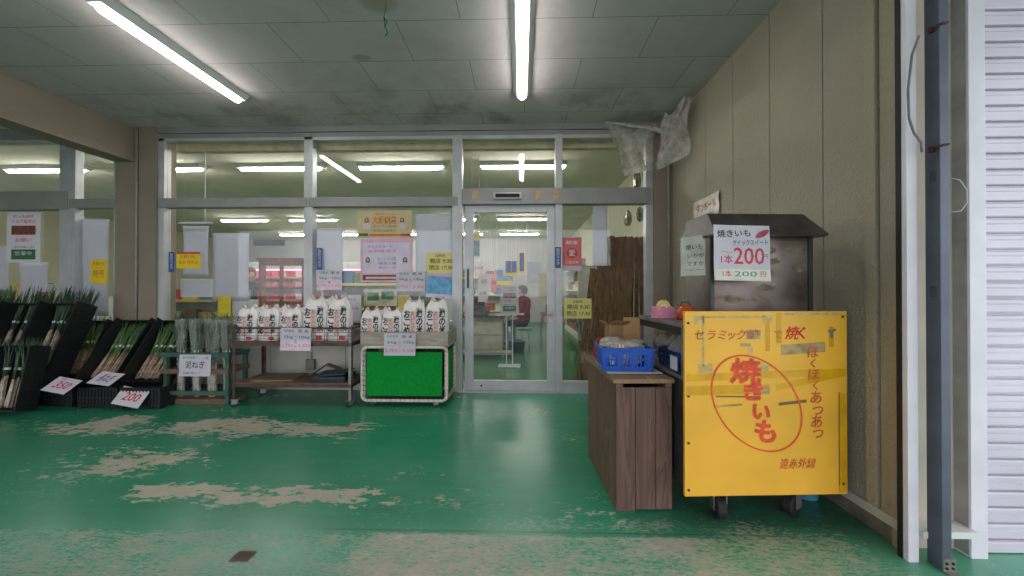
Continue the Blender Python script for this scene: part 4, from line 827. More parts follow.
for i, (pr, nm) in enumerate(((122, 'left'), (163, 'middle'), (203, 'right'))):
    Y1 = 4.17 if i == 0 else 4.12
    M, L = leaning(pr, Y1 - (.27 if i == 0 else .40), .17, Y1, .765, bw); d = .16; M = M @ T(0, -d + .01, 0)
    crate('black crate of soil stained leeks leaning by the pier, %s of three' % nm, M, bw, d, round(L, 3), 'black leek crates')
    fill(M, bw, d, 5, '%s of the three crates by the pier' % nm, 'soil', .07)
def low_crate(label, x0, x1, y0, y1, z0, z1, seed=0):
    t = thing('floor_crate', label, 'crate', ((x0 + x1) / 2, (y0 + y1) / 2, z0), group='low black floor crates'); w, d, h = (x1 - x0) / 2, (y1 - y0) / 2, z1 - z0
    for sx in (-1, 1):
        for sy in (-1, 1): MB().box(*sorted((sx * w, sx * (w - .04))), *sorted((sy * d, sy * (d - .04))), 0, .02).build('foot', CRATE, t)
    b = MB()
    for sy in (-1, 1):
        y = sorted((sy * d, sy * (d - .008)))
        b.box(-w, w, *y, h - .02, h).box(-w, w, *y, .018, .035).box(-w, w, *y, h * .5 - .005, h * .5 + .005); n = 12
        for k in range(n + 1): x = -w + (2 * w - .008) * k / n; b.box(x, x + .008, *y, .018, h)
        b.box(-w + .003, w - .003, *sorted((sy * (d - .008), sy * (d - .011))), .02, h)
    for sx in (-1, 1): b.box(*sorted((sx * w, sx * (w - .008))), -d + .009, d - .009, .018, h)
    b.build('slotted_sides', CRATE, t); MB().box(-w + .009, w - .009, -d + .012, d - .012, .018, .026).build('base', CRATE, t); return t
for l, p0, p1, y0, z1 in (('low black slotted crate on the floor under the middle leeks', 77, 117.5, 3.54, .205), ('low black slotted crate on the floor beside the green rack', 119, 160, 3.54, .205), ('low black crate on the floor between tall crates and slotted crates', 30, 72, 3.58, .215)):
    low_crate(l, at(p0, 400, y0).x, at(p1, 400, y0).x, y0, y0 + .17, 0, z1)
def tag_card(label, pxs, Y, txt, tilt, ink=INK_R, roll=0, sk=.0, drop=0):
    cx, cz, w, h = rect(*pxs, Y); return sign('price_card', label, 'price card', face(cx, Y, cz, 0, tilt, roll), w, h / max(.25, cos(tilt)), writing=[(txt, 0, -.02, .62, ink, dict(w=.62, offset=.012, shear=.25))] + ([('ねぎ', -.2, .38, .16, INK_B)] if ink is INK_R else []), bend=.002, group='price cards on the leek crates')
tag_card('white price card with red writing on the low crate by the tall crates', (47.5, 380, 76, 390.5), 3.46, '350', R(52), roll=R(-10))
tag_card('white card lying flat above the slotted crates', (93, 374, 119, 383), 3.57, '長ねぎ', R(56), INK_V, R(-8))
tag_card('white price card with red writing on the front of the slotted crates', (116, 389.5, 146, 404.5), 3.515, '200', R(34), roll=R(-9))
# green rack
gx0, gx1, gy0, gy1 = at(163, 380, 3.66).x, at(228.5, 380, 3.66).x, 3.66, 3.93
gr = thing('green_rack', 'low green painted wooden rack holding sleeved leeks', 'rack', ((gx0 + gx1) / 2, (gy0 + gy1) / 2, 0)); hx, hy = (gx1 - gx0) / 2, (gy1 - gy0) / 2
for (x, y) in ((-hx, -hy), (hx - .036, -hy), (-hx, hy - .036), (hx - .036, hy - .036)): MB().box(x, x + .036, y, y + .036, 0, .53, .003).build('post', RACKG, gr)
for z, m, nm in ((.485, RACKG, 'rail'), (.32, BOXSIDE, 'brown_rail'), (.105, RACKG, 'rail')):
    MB().box(-hx - .02, hx + .01, -hy - .018, -hy, z, z + .042, .003).build(nm, m, gr); MB().box(-hx, hx, hy, hy + .018, z, z + .042, .003).build(nm, m, gr)
    MB().box(-hx - .018, -hx, -hy, hy, z, z + .042, .003).build(nm, m, gr); MB().box(hx, hx + .018, -hy + .002, hy, z, z + .042, .003).build(nm, m, gr)
MB().box(-hx + .002, hx - .002, -hy + .04, hy - .04, .03, .05).box(-hx, hx, -hy + .037, -hy + .07, .0, .03).box(-hx, hx, hy - .07, hy - .037, 0, .03).build('bottom_shelf', BOARD, gr)
for i in range(7):
    x = gr.location.x - hx + .085 + (2 * hx - .17) * i / 6; y = (3.77, 3.85)[i % 2]; seedk += 1
    leek_bunch('%s sleeved leek bunch from the left in the green rack' % ['first', 'second', 'third', 'fourth', 'fifth', 'sixth', 'seventh'][i], 'sleeved leeks in the green rack', T(x, y, .052) @ Matrix.Rotation(.05 * sin(i * 1.9), 4, 'Y'), 'tall', i, True)
cx, cz, w, h = rect(178, 355, 209.5, 376.5, 3.62)
sign('price_sign', 'white handwritten leek sign hung on the green rack', 'price sign', face(cx, 3.635, cz, 0, .03), w, h, writing=[('泥ねぎ', 0, 0, .36, INK_K, dict(w=.62, offset=.006)), ('栃木県産', -.2, .36, .13, INK_B, dict(w=.4)), ('1束', .36, .34, .16, INK_R), ('新鮮 朝どり', -.1, -.36, .12, INK_B, dict(w=.55))], bend=.003)

# ------------------------------------------------------------------ sheets and posters on the glass (inside)
GY = BW + .008
def onglass(name, label, cat, pxs, Y=GY, paper=PAPER, **k):
    cx, cz, w, h = rect(*pxs, Y); roll = k.pop('roll', 0); return sign(name, label, cat, face(cx, Y, cz, 0, 0, roll), w, h, paper, **k)
def hung(label, pxs, Y, m=PAPER_B, bend=.006, name='paper_sheet', cat='sheet', group=None):
    cx, cz, w, h = rect(*pxs, Y); o = MB().sheet(w, h, lambda x, y: bend * sin(3 * x / w + 5 * y / h) + bend * .6 * sin(11 * y / h - 4 * x / w), 10, 14).build(name, m, smooth=True); o.matrix_world = face(cx, Y, cz); return tag(o, label, cat, group)
IY = BW + .05
hung('blank sheet back on the left side of window with yellow notice over it', (183, 226, 208.5, 276), IY)
hung('wide blank sheet back hanging in the window left of the brown lattice screen', (213, 233, 249, 301), IY + .02)
hung('blank sheet back in the window right of the centre mullion', (315, 228, 343, 272), IY)
hung('tall blank sheet back in the window just left of the door', (415.5, 214, 453.5, 292), IY)
hung('big blank sheet back in the left window under the lamp row', (71, 219, 109, 316), IY)
hung('blank sheet back low in the left pane of the left window', (19, 262, 48, 312), IY)
hung('blank sheet back at the picture edge in the left window', (-16, 246, 9, 290), IY)
hung('narrow blank sheet back in the side light right of the door', (592.5, 206, 607, 266), IY)
hung('white translucent panel back leaning low in the window by the yellow sheet', (232, 296, 246, 318), IY + .04)
hung('plain yellow sheet low in the window above the green rack', (217.5, 296, 231, 317), IY - .01, YEL)
hung('small pink sheet above the tall crates in the left window', (37.5, 292, 48.5, 306), IY - .005, PINKP)
tag(MB().tube([(at(179, 223, IY + .1).x, IY + .1, at(179, 223, IY + .1).z), (at(212, 223, IY + .1).x, IY + .1, at(212, 223, IY + .1).z)], .012, 8).build('hanging_rail', WHITE), 'white rail hanging in the window above the left blank sheet', 'rail')
tag(MB().tube([Vector((at(205, 222, IY + .1).x, IY + .1, 2.998)), at(205, 222.5, IY + .1)], .006, 6).build('hanging_string', WHITE), 'white cord holding the hanging rail in the left window', 'cord')
p0, p1 = at(182, 297, IY + .15), at(213, 279, IY + .15)
tr = thing('white_tray', 'white framed shallow tray standing in the window below the blank sheet', 'tray', ((p0.x + p1.x) / 2, IY + .15, p0.z))
w, h = (p1.x - p0.x) / 2, p1.z - p0.z
MB().box(-w, w, 0, .01, 0, h).build('base', PAPER_B, tr); MB().box(-w, w, -.02, 0, 0, .018).box(-w, w, -.02, 0, h - .018, h).box(-w, -w + .018, -.02, 0, .018, h - .018).box(w - .018, w, -.02, 0, .018, h - .018).build('rim', WHITE, tr); MB().tube([(-w + .02, .004, h), (-w + .02, .004, 2.998 - tr.location.z)], .0009, 4).tube([(w - .02, .004, h), (w - .02, .004, 2.998 - tr.location.z)], .0009, 4).build('cord', WHITE, tr)
CY = BW - .002
onglass('notice', 'yellow notice with red lettering over the left blank sheet in the window', 'notice', (176.5, 252, 200.5, 268.5), CY, YEL, writing=[('お買い得', -.05, .2, .22, INK_R, dict(w=.6)), ('本日 特売日', 0, -.15, .26, INK_R, dict(w=.78))], panels=((-.5, .38, .5, .5, PB_RED),))
onglass('notice', 'yellow notice with red lettering on the left window near the pier', 'notice', (90.5, 259.5, 107, 283.5), CY, YEL, writing=[('お知らせ', 0, .32, .16, INK_R, dict(w=.7)), ('特売', 0, -.12, .36, INK_R, dict(w=.66))])
for (x, y0, y1, nm) in ((63.5, 248, 271, 'left window beside the big blank sheet'), (171.5, 252, 272, 'left jamb of the window by the yellow notice'), (319.5, 248, 270, 'window right of the centre mullion'), (558, 247, 268, 'stile between door and side light')):
    onglass('sticker', 'blue vertical sticker on the %s' % nm, 'sticker', (x - 3, y0, x + 3, y1), BW - .004 if x < 540 else BW - .043, mat('blue sticker', (40, 78, 148), .4, 0, .05), writing=[('防\n犯\nカ\nメ\nラ', 0, .02, .17, INK_W)], group='blue vertical stickers')
def lady(b_h, b_f, b_c, x, y, s):
    for b, pts in ((b_h, [(.5 * cos(a), .62 * sin(a) + .05 - .25 * (sin(a) < 0)) for a in [2 * pi * k / 16 for k in range(16)]]), (b_f, [(.33 * cos(a), .44 * sin(a) + .06) for a in [2 * pi * k / 14 for k in range(14)]]), (b_c, [(-.95, -2.2), (.95, -2.2), (.8, -1.0), (.3, -.55), (-.3, -.55), (-.8, -1.0)])):
        b.f([b.v((x + s * px, y + s * py, {0: .0022, 1: .0026, 2: .0024}[(b_h, b_f, b_c).index(b)])) for px, py in pts])
def ladies(root, spots):
    bs = (MB(), MB(), MB())
    for x, y, s in spots: lady(*bs, x, y, s)
    for b, m, n in zip(bs, (HAIR, SKIN, PAPER), ('printed_hair', 'printed_face', 'printed_blouse')): b.keep = 1; b.build(n, m, root)
s = onglass('poster', 'tan sale poster with orange headline and two printed women', 'poster', (357.5, 210.5, 411.5, 237), CY, mat('tan poster', (206, 184, 140), .6, 0, .05), writing=[('大感謝祭', 0, .12, .30, INK_O, dict(w=.46, offset=.03)), ('オープン記念', 0, -.10, .11, PB_BROWN, dict(w=.44)), ('新規会員募集中', 0, -.27, .10, INK_G, dict(w=.42)), ('ご来店お待ちしています', 0, .36, .09, INK_R, dict(w=.4))], panels=((-.48, -.47, -.30, -.36, PB_GREEN), (-.28, -.47, .30, -.38, INK_O), (.30, -.47, .48, -.38, PB_RED)))
ladies(s, [(-.205, .04, .046), (.205, .04, .046)])
s = onglass('poster', 'lavender poster with pink border and two printed women below the tan poster', 'poster', (360.5, 238, 412.5, 282), CY, PB_PINK, writing=[('ポイントカード', -.12, .30, .07, INK_B, dict(w=.48)), ('会員様 限定', -.08, .20, .075, INK_P, dict(w=.56)), ('ポイント 5倍', 0, .02, .09, INK_G, dict(w=.36)), ('毎週火曜', .02, -.08, .07, INK_B, dict(w=.34)), ('毎月一日', .02, -.17, .07, INK_O, dict(w=.34))], panels=((-.46, -.30, .46, .40, PB_LAV), (-.46, -.46, .30, -.34, PB_BROWN), (-.40, -.43, .20, -.38, PAPER)))
ladies(s, [(-.215, .0, .05), (.215, .0, .05)])
price_sign('price_sign', 'handwritten rice price sign standing on the glass below the lavender poster', (396, 271, 425, 291.5), BW - .012, kind=1, tilt=0)
price_sign('price_sign', 'handwritten rice price sign on the glass above the tall bags of the brown trolley', (316.5, 270, 342, 290), BW - .012, kind=0, tilt=0)
def hours(label, pxs, Y): onglass('opening_hours_sign', label, 'sign', pxs, Y, PAPER_Y, writing=[('営業時間', 0, .33, .15, INK_K, dict(w=.34)), ('開店 9:30', .02, .06, .26, INK_K, dict(w=.8, offset=.008)), ('閉店 17:30', .02, -.27, .26, INK_K, dict(w=.84, offset=.008))])
hours('yellow opening hours sign on the window left of the door', (426.5, 252.5, 454, 272.5), CY); hours('yellow opening hours sign on the side light in front of the reed screens', (564, 298.5, 591.5, 318.5), CY)
onglass('poster', 'sky blue photo poster under the opening hours sign by the door', 'poster', (427, 274, 453.5, 298), CY, PB_BLUE, roll=R(-4), panels=((-.5, .40, .5, .5, PB_PINK), (-.5, -.5, .5, -.34, PB_LAV)))
onglass('poster', 'produce poster with green leaves low in the window behind the cart bags', 'poster', (364, 289, 397, 318), IY, mat('pale produce poster', (206, 196, 168), .6, 0, .2, 9), panels=((-.5, -.5, .5, -.08, mat('brown potato print', (150, 92, 70), .6, 0, .3, 14)), (-.4, .1, -.05, .38, PB_GREEN), (.02, .14, .4, .42, PB_GREEN)))
onglass('poster', 'rose poster with a white emblem on the side light right of the door', 'poster', (562.5, 237.5, 581.5, 270.5), CY, mat('rose poster', (214, 110, 112), .6, 0, .05), writing=[('愛', 0, .02, .22, INK_W), ('献血', 0, .34, .12, INK_W, dict(w=.6)), ('ご協力を', 0, -.26, .09, INK_W, dict(w=.7))], panels=((-.5, -.5, .5, -.36, PAPER),))
s = bpy.data.objects[[o.name for o in bpy.data.objects if o.get('label', '').startswith('rose poster')][0]]
b = MB(); b.f([b.v((.058 * cos(2 * pi * k / 24), .01 + .058 * sin(2 * pi * k / 24), .0012)) for k in range(24)]); b.keep = 1; b.build('emblem', mat('red emblem', (190, 60, 66), .6), s)
def open_poster(label, pxs, Y): return onglass('poster', label, 'poster', pxs, Y, PAPER, writing=[('新しい生活様式', 0, .41, .06, INK_K, dict(w=.62)), ('マスク着用の', 0, .31, .085, INK_R, dict(w=.72)), ('お願い', 0, -.06, .09, INK_R, dict(w=.5)), ('ご協力をお願いします', 0, -.20, .05, INK_K, dict(w=.66)), ('営業中', 0, -.325, .09, INK_W, dict(w=.5))], panels=((-.36, .05, .36, .23, PB_BROWN), (-.36, -.44, .36, -.24, PB_GREEN)))
open_poster('white poster with brown and green bands on the left window', (6.5, 212, 40.5, 262.5), CY)
sticker = onglass('sticker', 'white round edged sticker low on the side of the door stile', 'sticker', (548.5, 310, 552, 322), BW - .012, PAPER, writing=[('押', 0, 0, .4, INK_R)])

# ------------------------------------------------------------------ inside the shop
def reed_screen(label, foot, top, Y0, Y1, seed):
    rnd = random.Random(seed); (a, b_), (c, d) = foot, top[:2]; t = thing('reed_screen', label, 'reed screen', (at(sum((a, b_)) / 2, 388, Y0).x, Y0, 0), group='reed screens')
    zt = at(c, top[2] if len(top) > 2 else 240, Y1).z; o = t.location; r = MB(); n = 46
    f0, f1 = at(a, 380, Y0).x, at(b_, 380, Y0).x; t0, t1 = at(c, 300, Y1).x, at(d, 300, Y1).x
    for i in range(n):
        u = i / (n - 1); w = .03 * sin(u * pi); p = Vector((f0 + (f1 - f0) * u - o.x, -w, .0)); q = Vector((t0 + (t1 - t0) * u - o.x, Y1 - Y0 - w * .6, zt + rnd.uniform(-.012, .012)))
        r.tube([p, p.lerp(q, .5) + Vector((rnd.uniform(-.006, .006), rnd.uniform(-.006, .006), 0)), q], rnd.uniform(.0075, .0105), 6)
    r.build('reeds', REED, t); k = MB()
    for v in (.06, .2, .34, .48, .62, .76, .90): k.tube([(f0 + (f1 - f0) * u + ((t0 + (t1 - t0) * u) - (f0 + (f1 - f0) * u)) * v - o.x, (Y1 - Y0) * v - .03 * sin(u * pi) * (1 - .4 * v) - .011, zt * v) for u in [i / 12 for i in range(13)]], .0025, 5)
    k.build('binding_twine', TWINE, t); return t
reed_screen('tall brown reed screen leaning inside the side light', (588, 652), (600, 649, 237), 4.56, 4.78, 1)
reed_screen('shorter brown reed screen leaning in front of the tall one', (575, 628), (591, 632, 269), 4.40, 4.54, 2)
for i, (px, y0, y1, w) in enumerate(((628, 210, 226, .05), (637, 171, 189, .045), (646, 166, 184, .05), (640, 207, 222, .05))):
    p = at(px, y1, 5.2); q = at(px, y0, 5.2)
    rnd = random.Random(i); tag(MB().loft([[(w * s * (1 + .25 * sin(3 * a + i)) * cos(a), w * .6 * s * sin(a), z * (q.z - p.z)) for a in [2 * pi * k / 12 for k in range(12)]] for z, s in ((0, .3), (.15, .9), (.5, 1.1), (.85, .8), (1, .25))]).tube([(0, 0, q.z - p.z), (0, 0, 2.99 - p.z)], .002, 4).build('foil_ornament', SILVER, loc=(p.x, 5.2, p.z)), ['silver foil ornament hanging low behind the side light, left one', 'silver foil ornament hanging behind the upper pane beside the sheeting, left one', 'silver foil ornament hanging behind the upper pane beside the sheeting, right one', 'silver foil ornament hanging low behind the side light, right one'][i], 'ornament', 'hanging foil ornaments')
# checkout counter
c0, c1 = at(464, 340, 6.6), at(502, 340, 6.6)
ck = thing('checkout_counter', 'beige checkout counter with dark top behind the glass door', 'counter', ((c0.x + c1.x) / 2, 6.9, 0)); w = (c1.x - c0.x) / 2
MB().box(-w, w, -.28, .3, .07, .66, .004).build('cabinet', COUNTER, ck); MB().box(-w - .03, w + .05, -.32, .34, .66, .70, .006).build('top', mat('dark grey worktop', (66, 66, 68), .4), ck); MB().box(-w + .03, w - .03, -.25, .27, 0, .07).build('plinth', DARK, ck)
MB().box(-w + .01, w - .01, -.284, -.28, .35, .36).build('panel_seam', DARK, ck)
rg = thing('cash_register', 'dark cash register on the beige counter', 'cash register', (ck.location.x - .12, 6.85, .70))
MB().loft([[(x, y, z) for (y, z) in ((-.17, 0), (-.17, .08), (.02, .16), (.18, .16), (.18, 0))] for x in (-.2, .2)]).build('body', mat('dark grey register', (62, 64, 66), .5), rg); MB().box(-.12, .12, .05, .08, .17, .30, .006, M=Matrix.Rotation(-.15, 4, 'X')).build('display', DARK, rg)
MB().box(-.15, .15, -.178, -.17, .01, .07).build('drawer', mat('grey drawer', (110, 110, 110), .5), rg)
cu = at(484, 352, 6.3); pl = thing('floor_platform', 'low grey trolley platform on the green floor before the counter', 'platform', (cu.x, 6.42, 0))
MB().box(-.42, .46, -.12, .16, .06, .10, .006).build('deck', mat('grey deck', (150, 152, 150), .4), pl)
for x in (-.36, .40): MB().cyl((x, -.06, .032), (x, -.02, .032), .032).build('wheel', DARK, pl)
# poster stand beyond the door
op = open_poster('white poster with brown and green bands on a stand seen through the door', (500.5, 285.5, 518.5, 313), 5.6)
ps = thing('poster_stand', 'slim white tubular stand below the poster behind the door', 'stand', (at(509.5, 340, 5.63).x, 5.63, 0)); zb = at(509, 313, 5.6).z
MB().tube([(-.045, 0, 0.01), (-.045, 0, zb + .36)], .010, 8).tube([(.045, 0, 0.01), (.045, 0, zb + .36)], .010, 8).build('pole', WHITE, ps); MB().tube([(-.16, -.08, .012), (.16, -.08, .012), (.16, .10, .012), (-.16, .10, .012), (-.16, -.08, .012)], .010, 8).tube([(-.16, 0, .012), (.16, 0, .012)], .01, 8).build('base', WHITE, ps); MB().box(-.15, .22, -.018, .012, zb - .03, zb - .005).build('ledge', WHITE, ps)
# wall and counter signs behind the door
def far(label, pxs, Y, m, txt=None, ink=INK_R, sz=.3, name='hanging_sign', cat='sign', w=.7, panels=()):
    s = onglass(name, label, cat, pxs, Y, m, writing=[(txt, 0, 0, sz, ink, dict(w=w))] if txt else (), panels=panels)
    cx, cz, w_, h_ = rect(*pxs, Y); b = MB()
    for x in (-.4 * w_, .4 * w_): b.tube([(x, h_ / 2 - .005, -.002), (x, h_ / 2 + 2.998 - cz - h_ / 2, -.002)], .0015, 4)
    b.build('cord', WHITE, s); return s
far('yellow and sky blue sign at the left edge of the door glass', (471, 233, 480, 257), 4.7, YEL, '特価', INK_R, .2, panels=((-.4, -.45, .4, .2, PB_BLUE),))
far('white sign with red lettering left in the door, upper one', (473, 262, 485, 274), 6.3, PAPER, 'お会計', INK_R, .3); far('white sign with red spots left in the door below the upper one', (478, 274, 491, 290), 6.4, PAPER, '卵', INK_R, .4, w=.4)
far('white sign with dark lettering left in the door, lowest one', (478, 285, 488, 302), 6.1, PAPER, '注意', INK_K, .2); far('pink hanging sign between the white signs and the poster', (491, 274, 497, 292), 6.5, PINKP, '肉', INK_R, .3, w=.6)
far('blue square sign on the back wall seen through the door', (505.5, 261, 517, 272.5), 8.5, mat('royal blue board', (36, 76, 170), .5)); far('yellow strip sign under the blue square sign', (505, 273, 518, 276), 8.45, YEL)
far('blue and yellow vertical sign right of the blue square sign', (518.5, 252, 525, 273), 7.8, YEL, panels=((-.34, -.42, .34, .46, mat('deep blue print', (40, 60, 140), .5)),)); far('sky blue and yellow sign above the stand poster', (496, 277, 513, 285), 7.0, YEL, panels=((-.5, 0, .5, .5, PB_BLUE),))
far('tan cardboard panel at the right inside the door', (539, 273, 556, 298), 7.5, mat('tan panel', (176, 166, 126), .7, 0, .06)); far('white hanging sheet upper right in the door', (527, 262, 541, 283), 8.8, PAPER_B)
bt = thing('blue_tub', 'dark blue tub on the green floor below the stand poster', 'tub', (at(517, 345, 7.0).x, 7.0, 0)); MB().lathe([(.13, 0), (.16, .2), (.165, .2), (.165, .21), (.15, .21), (.125, .01)]).build('shell', DBLUE, bt, True); MB().tube([(.162 * cos(2 * pi * k / 20), .162 * sin(2 * pi * k / 20), .205) for k in range(21)], .008, 6).build('rim', BLUEC, bt)
tx = at(541, 312, 8.2); tb = thing('work_table', 'brown topped table with grey legs at the right inside the door', 'table', (tx.x + .42, 8.2, 0))
MB().box(-.42, .5, -.3, .3, .60, .66, .005).build('top', BOXTOP, tb)
for x in (-.38, .46):
    for y in (-.26, .26): MB().tube([(x, y, .6), (x + (.05 if x > 0 else -.05), y, 0)], .014, 8).build('leg', GALV, tb)
for i, (dx, dy, w, h, c) in enumerate(((-.25, -.05, .14, .16, 4), (-.02, .02, .16, .12, 2), (.24, -.05, .15, .22, 0))): tag(MB().box(-w / 2, w / 2, -.08, .08, 0, h, .004).box(-w / 2 - .002, w / 2 + .002, -.082, .082, h * .4, h * .6).build('carton', GOODS[c], loc=(tb.location.x + dx, 8.2 + dy, .661)), ['brown carton on the table inside the door', 'red carton on the table inside the door', 'tall white carton on the table inside the door'][i], 'carton')
# brown display cabinet behind the window
a, c = at(258.5, 310, 4.75), at(305.5, 260, 4.75)
bc = thing('lattice_screen', 'red brown wooden glazed lattice screen of small panes standing behind the window', 'screen', ((a.x + c.x) / 2, 4.75, 0)); w = (c.x - a.x) / 2; zt = c.z
f = MB().box(-w, -w + .05, 0, .07, 0, zt).box(w - .05, w, 0, .07, 0, zt).box(-w, w, 0, .07, zt - .05, zt).box(-w + .05, w - .05, 0, .07, .72, .78).box(-w, w, -.05, .12, 0, .06).box(-w - .02, w + .02, -.02, .09, zt, zt + .025)
f.build('carcass', BWOOD, bc); dd = MB().box(-w + .06, w - .06, -.018, 0, .96, .995).box(-.022, .022, -.018, 0, .79, zt - .06).box(-w + .05, w - .05, -.018, 0, 1.16, 1.195).box(-w + .05, w - .05, -.018, 0, zt - .075, zt - .05).box(-w + .05, w - .05, -.018, 0, .78, .80).build('glazing_bars', BWOOD, bc)
MB().box(-w + .05, w - .05, -.006, -.002, .79, zt - .06).build('pane', CLEAR, bc); MB().box(-w + .05, w - .05, -.012, 0, .08, .72).build('lower_door', BWOOD, bc); MB().box(-w + .05, w - .05, .005, .06, 1.0, 1.01).build('glass_shelf', CLEAR, bc)
# chilled meat case along the back
mc = thing('chilled_display_case', 'long chilled display case with pink lit shelves at the back of the shop', 'display case', (at(300, 290, 10.5).x, 10.9, 0)); Lc = 1.9
MB().box(-Lc, Lc, -.45, .35, 0, .45, .01).box(-Lc, Lc, .30, .4, .45, 1.75).box(-Lc, Lc, -.35, .4, 1.75, 1.95, .01).box(-Lc - .05, -Lc, -.45, .4, 0, 1.95).box(Lc, Lc + .05, -.45, .4, 0, 1.95).build('body', SHELFW, mc)
MB().box(-Lc, Lc, -.455, -.449, .12, .3).build('kick_panel', PB_PINK, mc)
for z in (.5, .85, 1.2, 1.5):
    s = MB().box(-Lc + .002, Lc - .002, -.30, .299, z, z + .02).build('shelf', SHELFW, mc); MB().box(-Lc + .01, Lc - .01, -.312, -.301, z - .015, z + .03).build('price_rail', PINKP, s)
MB().box(-Lc + .05, Lc - .05, -.30, -.26, 1.71, 1.745).build('tube_lamp', LAMP_P, mc)
rnd = random.Random(11); k = 0; proto = {}
for zi, z in enumerate((.5, .85, 1.2, 1.5)):
    for i in range(16):
        x = -Lc + .12 + i * .235; c = rnd.randrange(3)
        if c not in proto:
            o = proto[c] = MB().box(-.10, .10, -.02, .02, 0, .17, .006).box(-.085, .085, -.03, -.02, .02, .14, .004).build('meat_pack', PACKS[c])
        else: o = proto[c].copy(); COL.objects.link(o)
        o.location = (mc.location.x + x, 10.9 - .20, z + .0205); tag(o, '%s wrapped meat pack, %s along the %s shelf of the chilled case' % (['rose', 'pale pink', 'red'][c], ['first', 'second', 'third', 'fourth', 'fifth', 'sixth', 'seventh', 'eighth', 'ninth', 'tenth', 'eleventh', 'twelfth', 'thirteenth', 'fourteenth', 'fifteenth', 'sixteenth'][i], ['lowest', 'second', 'third', 'top'][zi]), 'food pack', 'meat packs in the chilled case')
ac = thing('air_vent', 'dark slotted air vent high on the back wall', 'vent', at(270, 243, 13.48)); MB().box(-.55, .55, -.08, 0, -.10, .10, .01).build('casing', mat('dark vent', (34, 34, 33), .5), ac)
b = MB()
for k in range(5): b.box(-.52, .52, -.085, -.08, -.075 + k * .032, -.062 + k * .032)
b.build('louvre', mat('grey louvre', (62, 62, 60), .5), ac)
# goods shelves behind the window bottoms
NTH = ['first', 'second', 'third', 'fourth', 'fifth', 'sixth', 'seventh', 'eighth', 'ninth', 'tenth', 'eleventh', 'twelfth', 'thirteenth', 'fourteenth', 'fifteenth', 'sixteenth']
def gondola(label, cx, cy, ln, n, seed, tops=1.25, rz=0):
    short = label.split('standing')[1].rstrip()
    g = thing('goods_shelf', label, 'shelf', (cx, cy, 0), (0, 0, rz)); h = ln / 2
    MB().box(-h, h, .16, .19, 0, tops).box(-h, h, -.2, .19, 0, .12).box(-h - .02, -h, -.2, .19, 0, tops).box(h, h + .02, -.2, .19, 0, tops).build('frame', SHELFW, g); zs = [.12 + (tops - .15) * k / 3 for k in range(3)] + [tops]
    for z in zs[1:]: s = MB().box(-h + .001, h - .001, -.18, .159, z - .02, z).build('shelf', SHELFW, g); MB().box(-h + .001, h - .001, -.19, -.181, z - .03, z + .008).build('price_rail', PAPER_Y, s)
    rnd = random.Random(seed); M = Matrix.Rotation(rz, 4, 'Z'); cnt = {}
    for zi, z in enumerate(zs):
        for i in range(n):
            c = rnd.randrange(6); hh = rnd.uniform(.13, .22); w = ln / n * .42
            o = MB().box(-w, w, -.06, .06, 0, hh, .005).box(-w * .7, w * .7, -.0615, -.06, hh * .3, hh * .75).build('grocery_carton', GOODS[c]); p = M @ Vector((-h + (i + .5) * ln / n, -.08, z + .0005)); o.location = (cx + p.x, cy + p.y, p.z); o.rotation_euler = (0, 0, rz)
            cn = ['white', 'yellow', 'red', 'green', 'brown', 'blue'][c]; sn = ['bottom', 'lower', 'middle', 'top'][zi]
            tag(o, '%s carton, %s on %s board of shelf%s' % (cn, NTH[i], sn, short), 'carton', 'cartons on the shelf' + short)
gondola('white goods shelf standing behind the centre window', at(385, 300, 6.2).x, 6.2, 1.9, 8, 3)
gondola('low white goods shelf standing behind the window by the green rack', at(205, 310, 5.6).x, 5.6, 1.5, 6, 5, 1.0)
gondola('white goods shelf standing behind the left window', at(40, 310, 5.3).x, 5.3, 2.0, 8, 7, 1.05)
gondola('tall goods shelf standing along the right shop wall', 1.50, 9.9, 2.6, 8, 9, 1.7, R(-90))
gondola('white goods shelf standing beyond the tan table', at(485, 290, 10.5).x, 10.6, 1.6, 6, 12, 1.5)

# ------------------------------------------------------------------ people in the shop
def person(name, label, joints, edges, cloth, parts, loc, rz):
    me = bpy.data.meshes.new('p'); me.from_pydata([j[:3] for j in joints], edges, []); o = bpy.data.objects.new('p', me); COL.objects.link(o)
    o.modifiers.new('s', 'SKIN'); me.update()
    for v, j in zip(me.skin_vertices[0].data, joints): v.radius = (j[3], j[4] if len(j) > 4 else j[3])
    me.skin_vertices[0].data[0].use_root = True; sm = o.modifiers.new('d', 'SUBSURF'); sm.levels = 2
    nm = bpy.data.meshes.new_from_object(o.evaluated_get(bpy.context.evaluated_depsgraph_get())); nm.name = 'body'
    bpy.data.objects.remove(o); nm.materials.clear(); nm.materials.append(SKIN)
    for m in cloth: nm.materials.append(m[0])
    for p in nm.polygons:
        p.use_smooth = True; c = p.center
        for i, (m, test) in enumerate(cloth):
            if test(c): p.material_index = i + 1
    r = bpy.data.objects.new(name, nm); COL.objects.link(r); r.location = loc; r.rotation_euler = (0, 0, rz); tag(r, label, 'person')
    for b, n_, m in parts: b.build(n_, m, r, True)
    return r
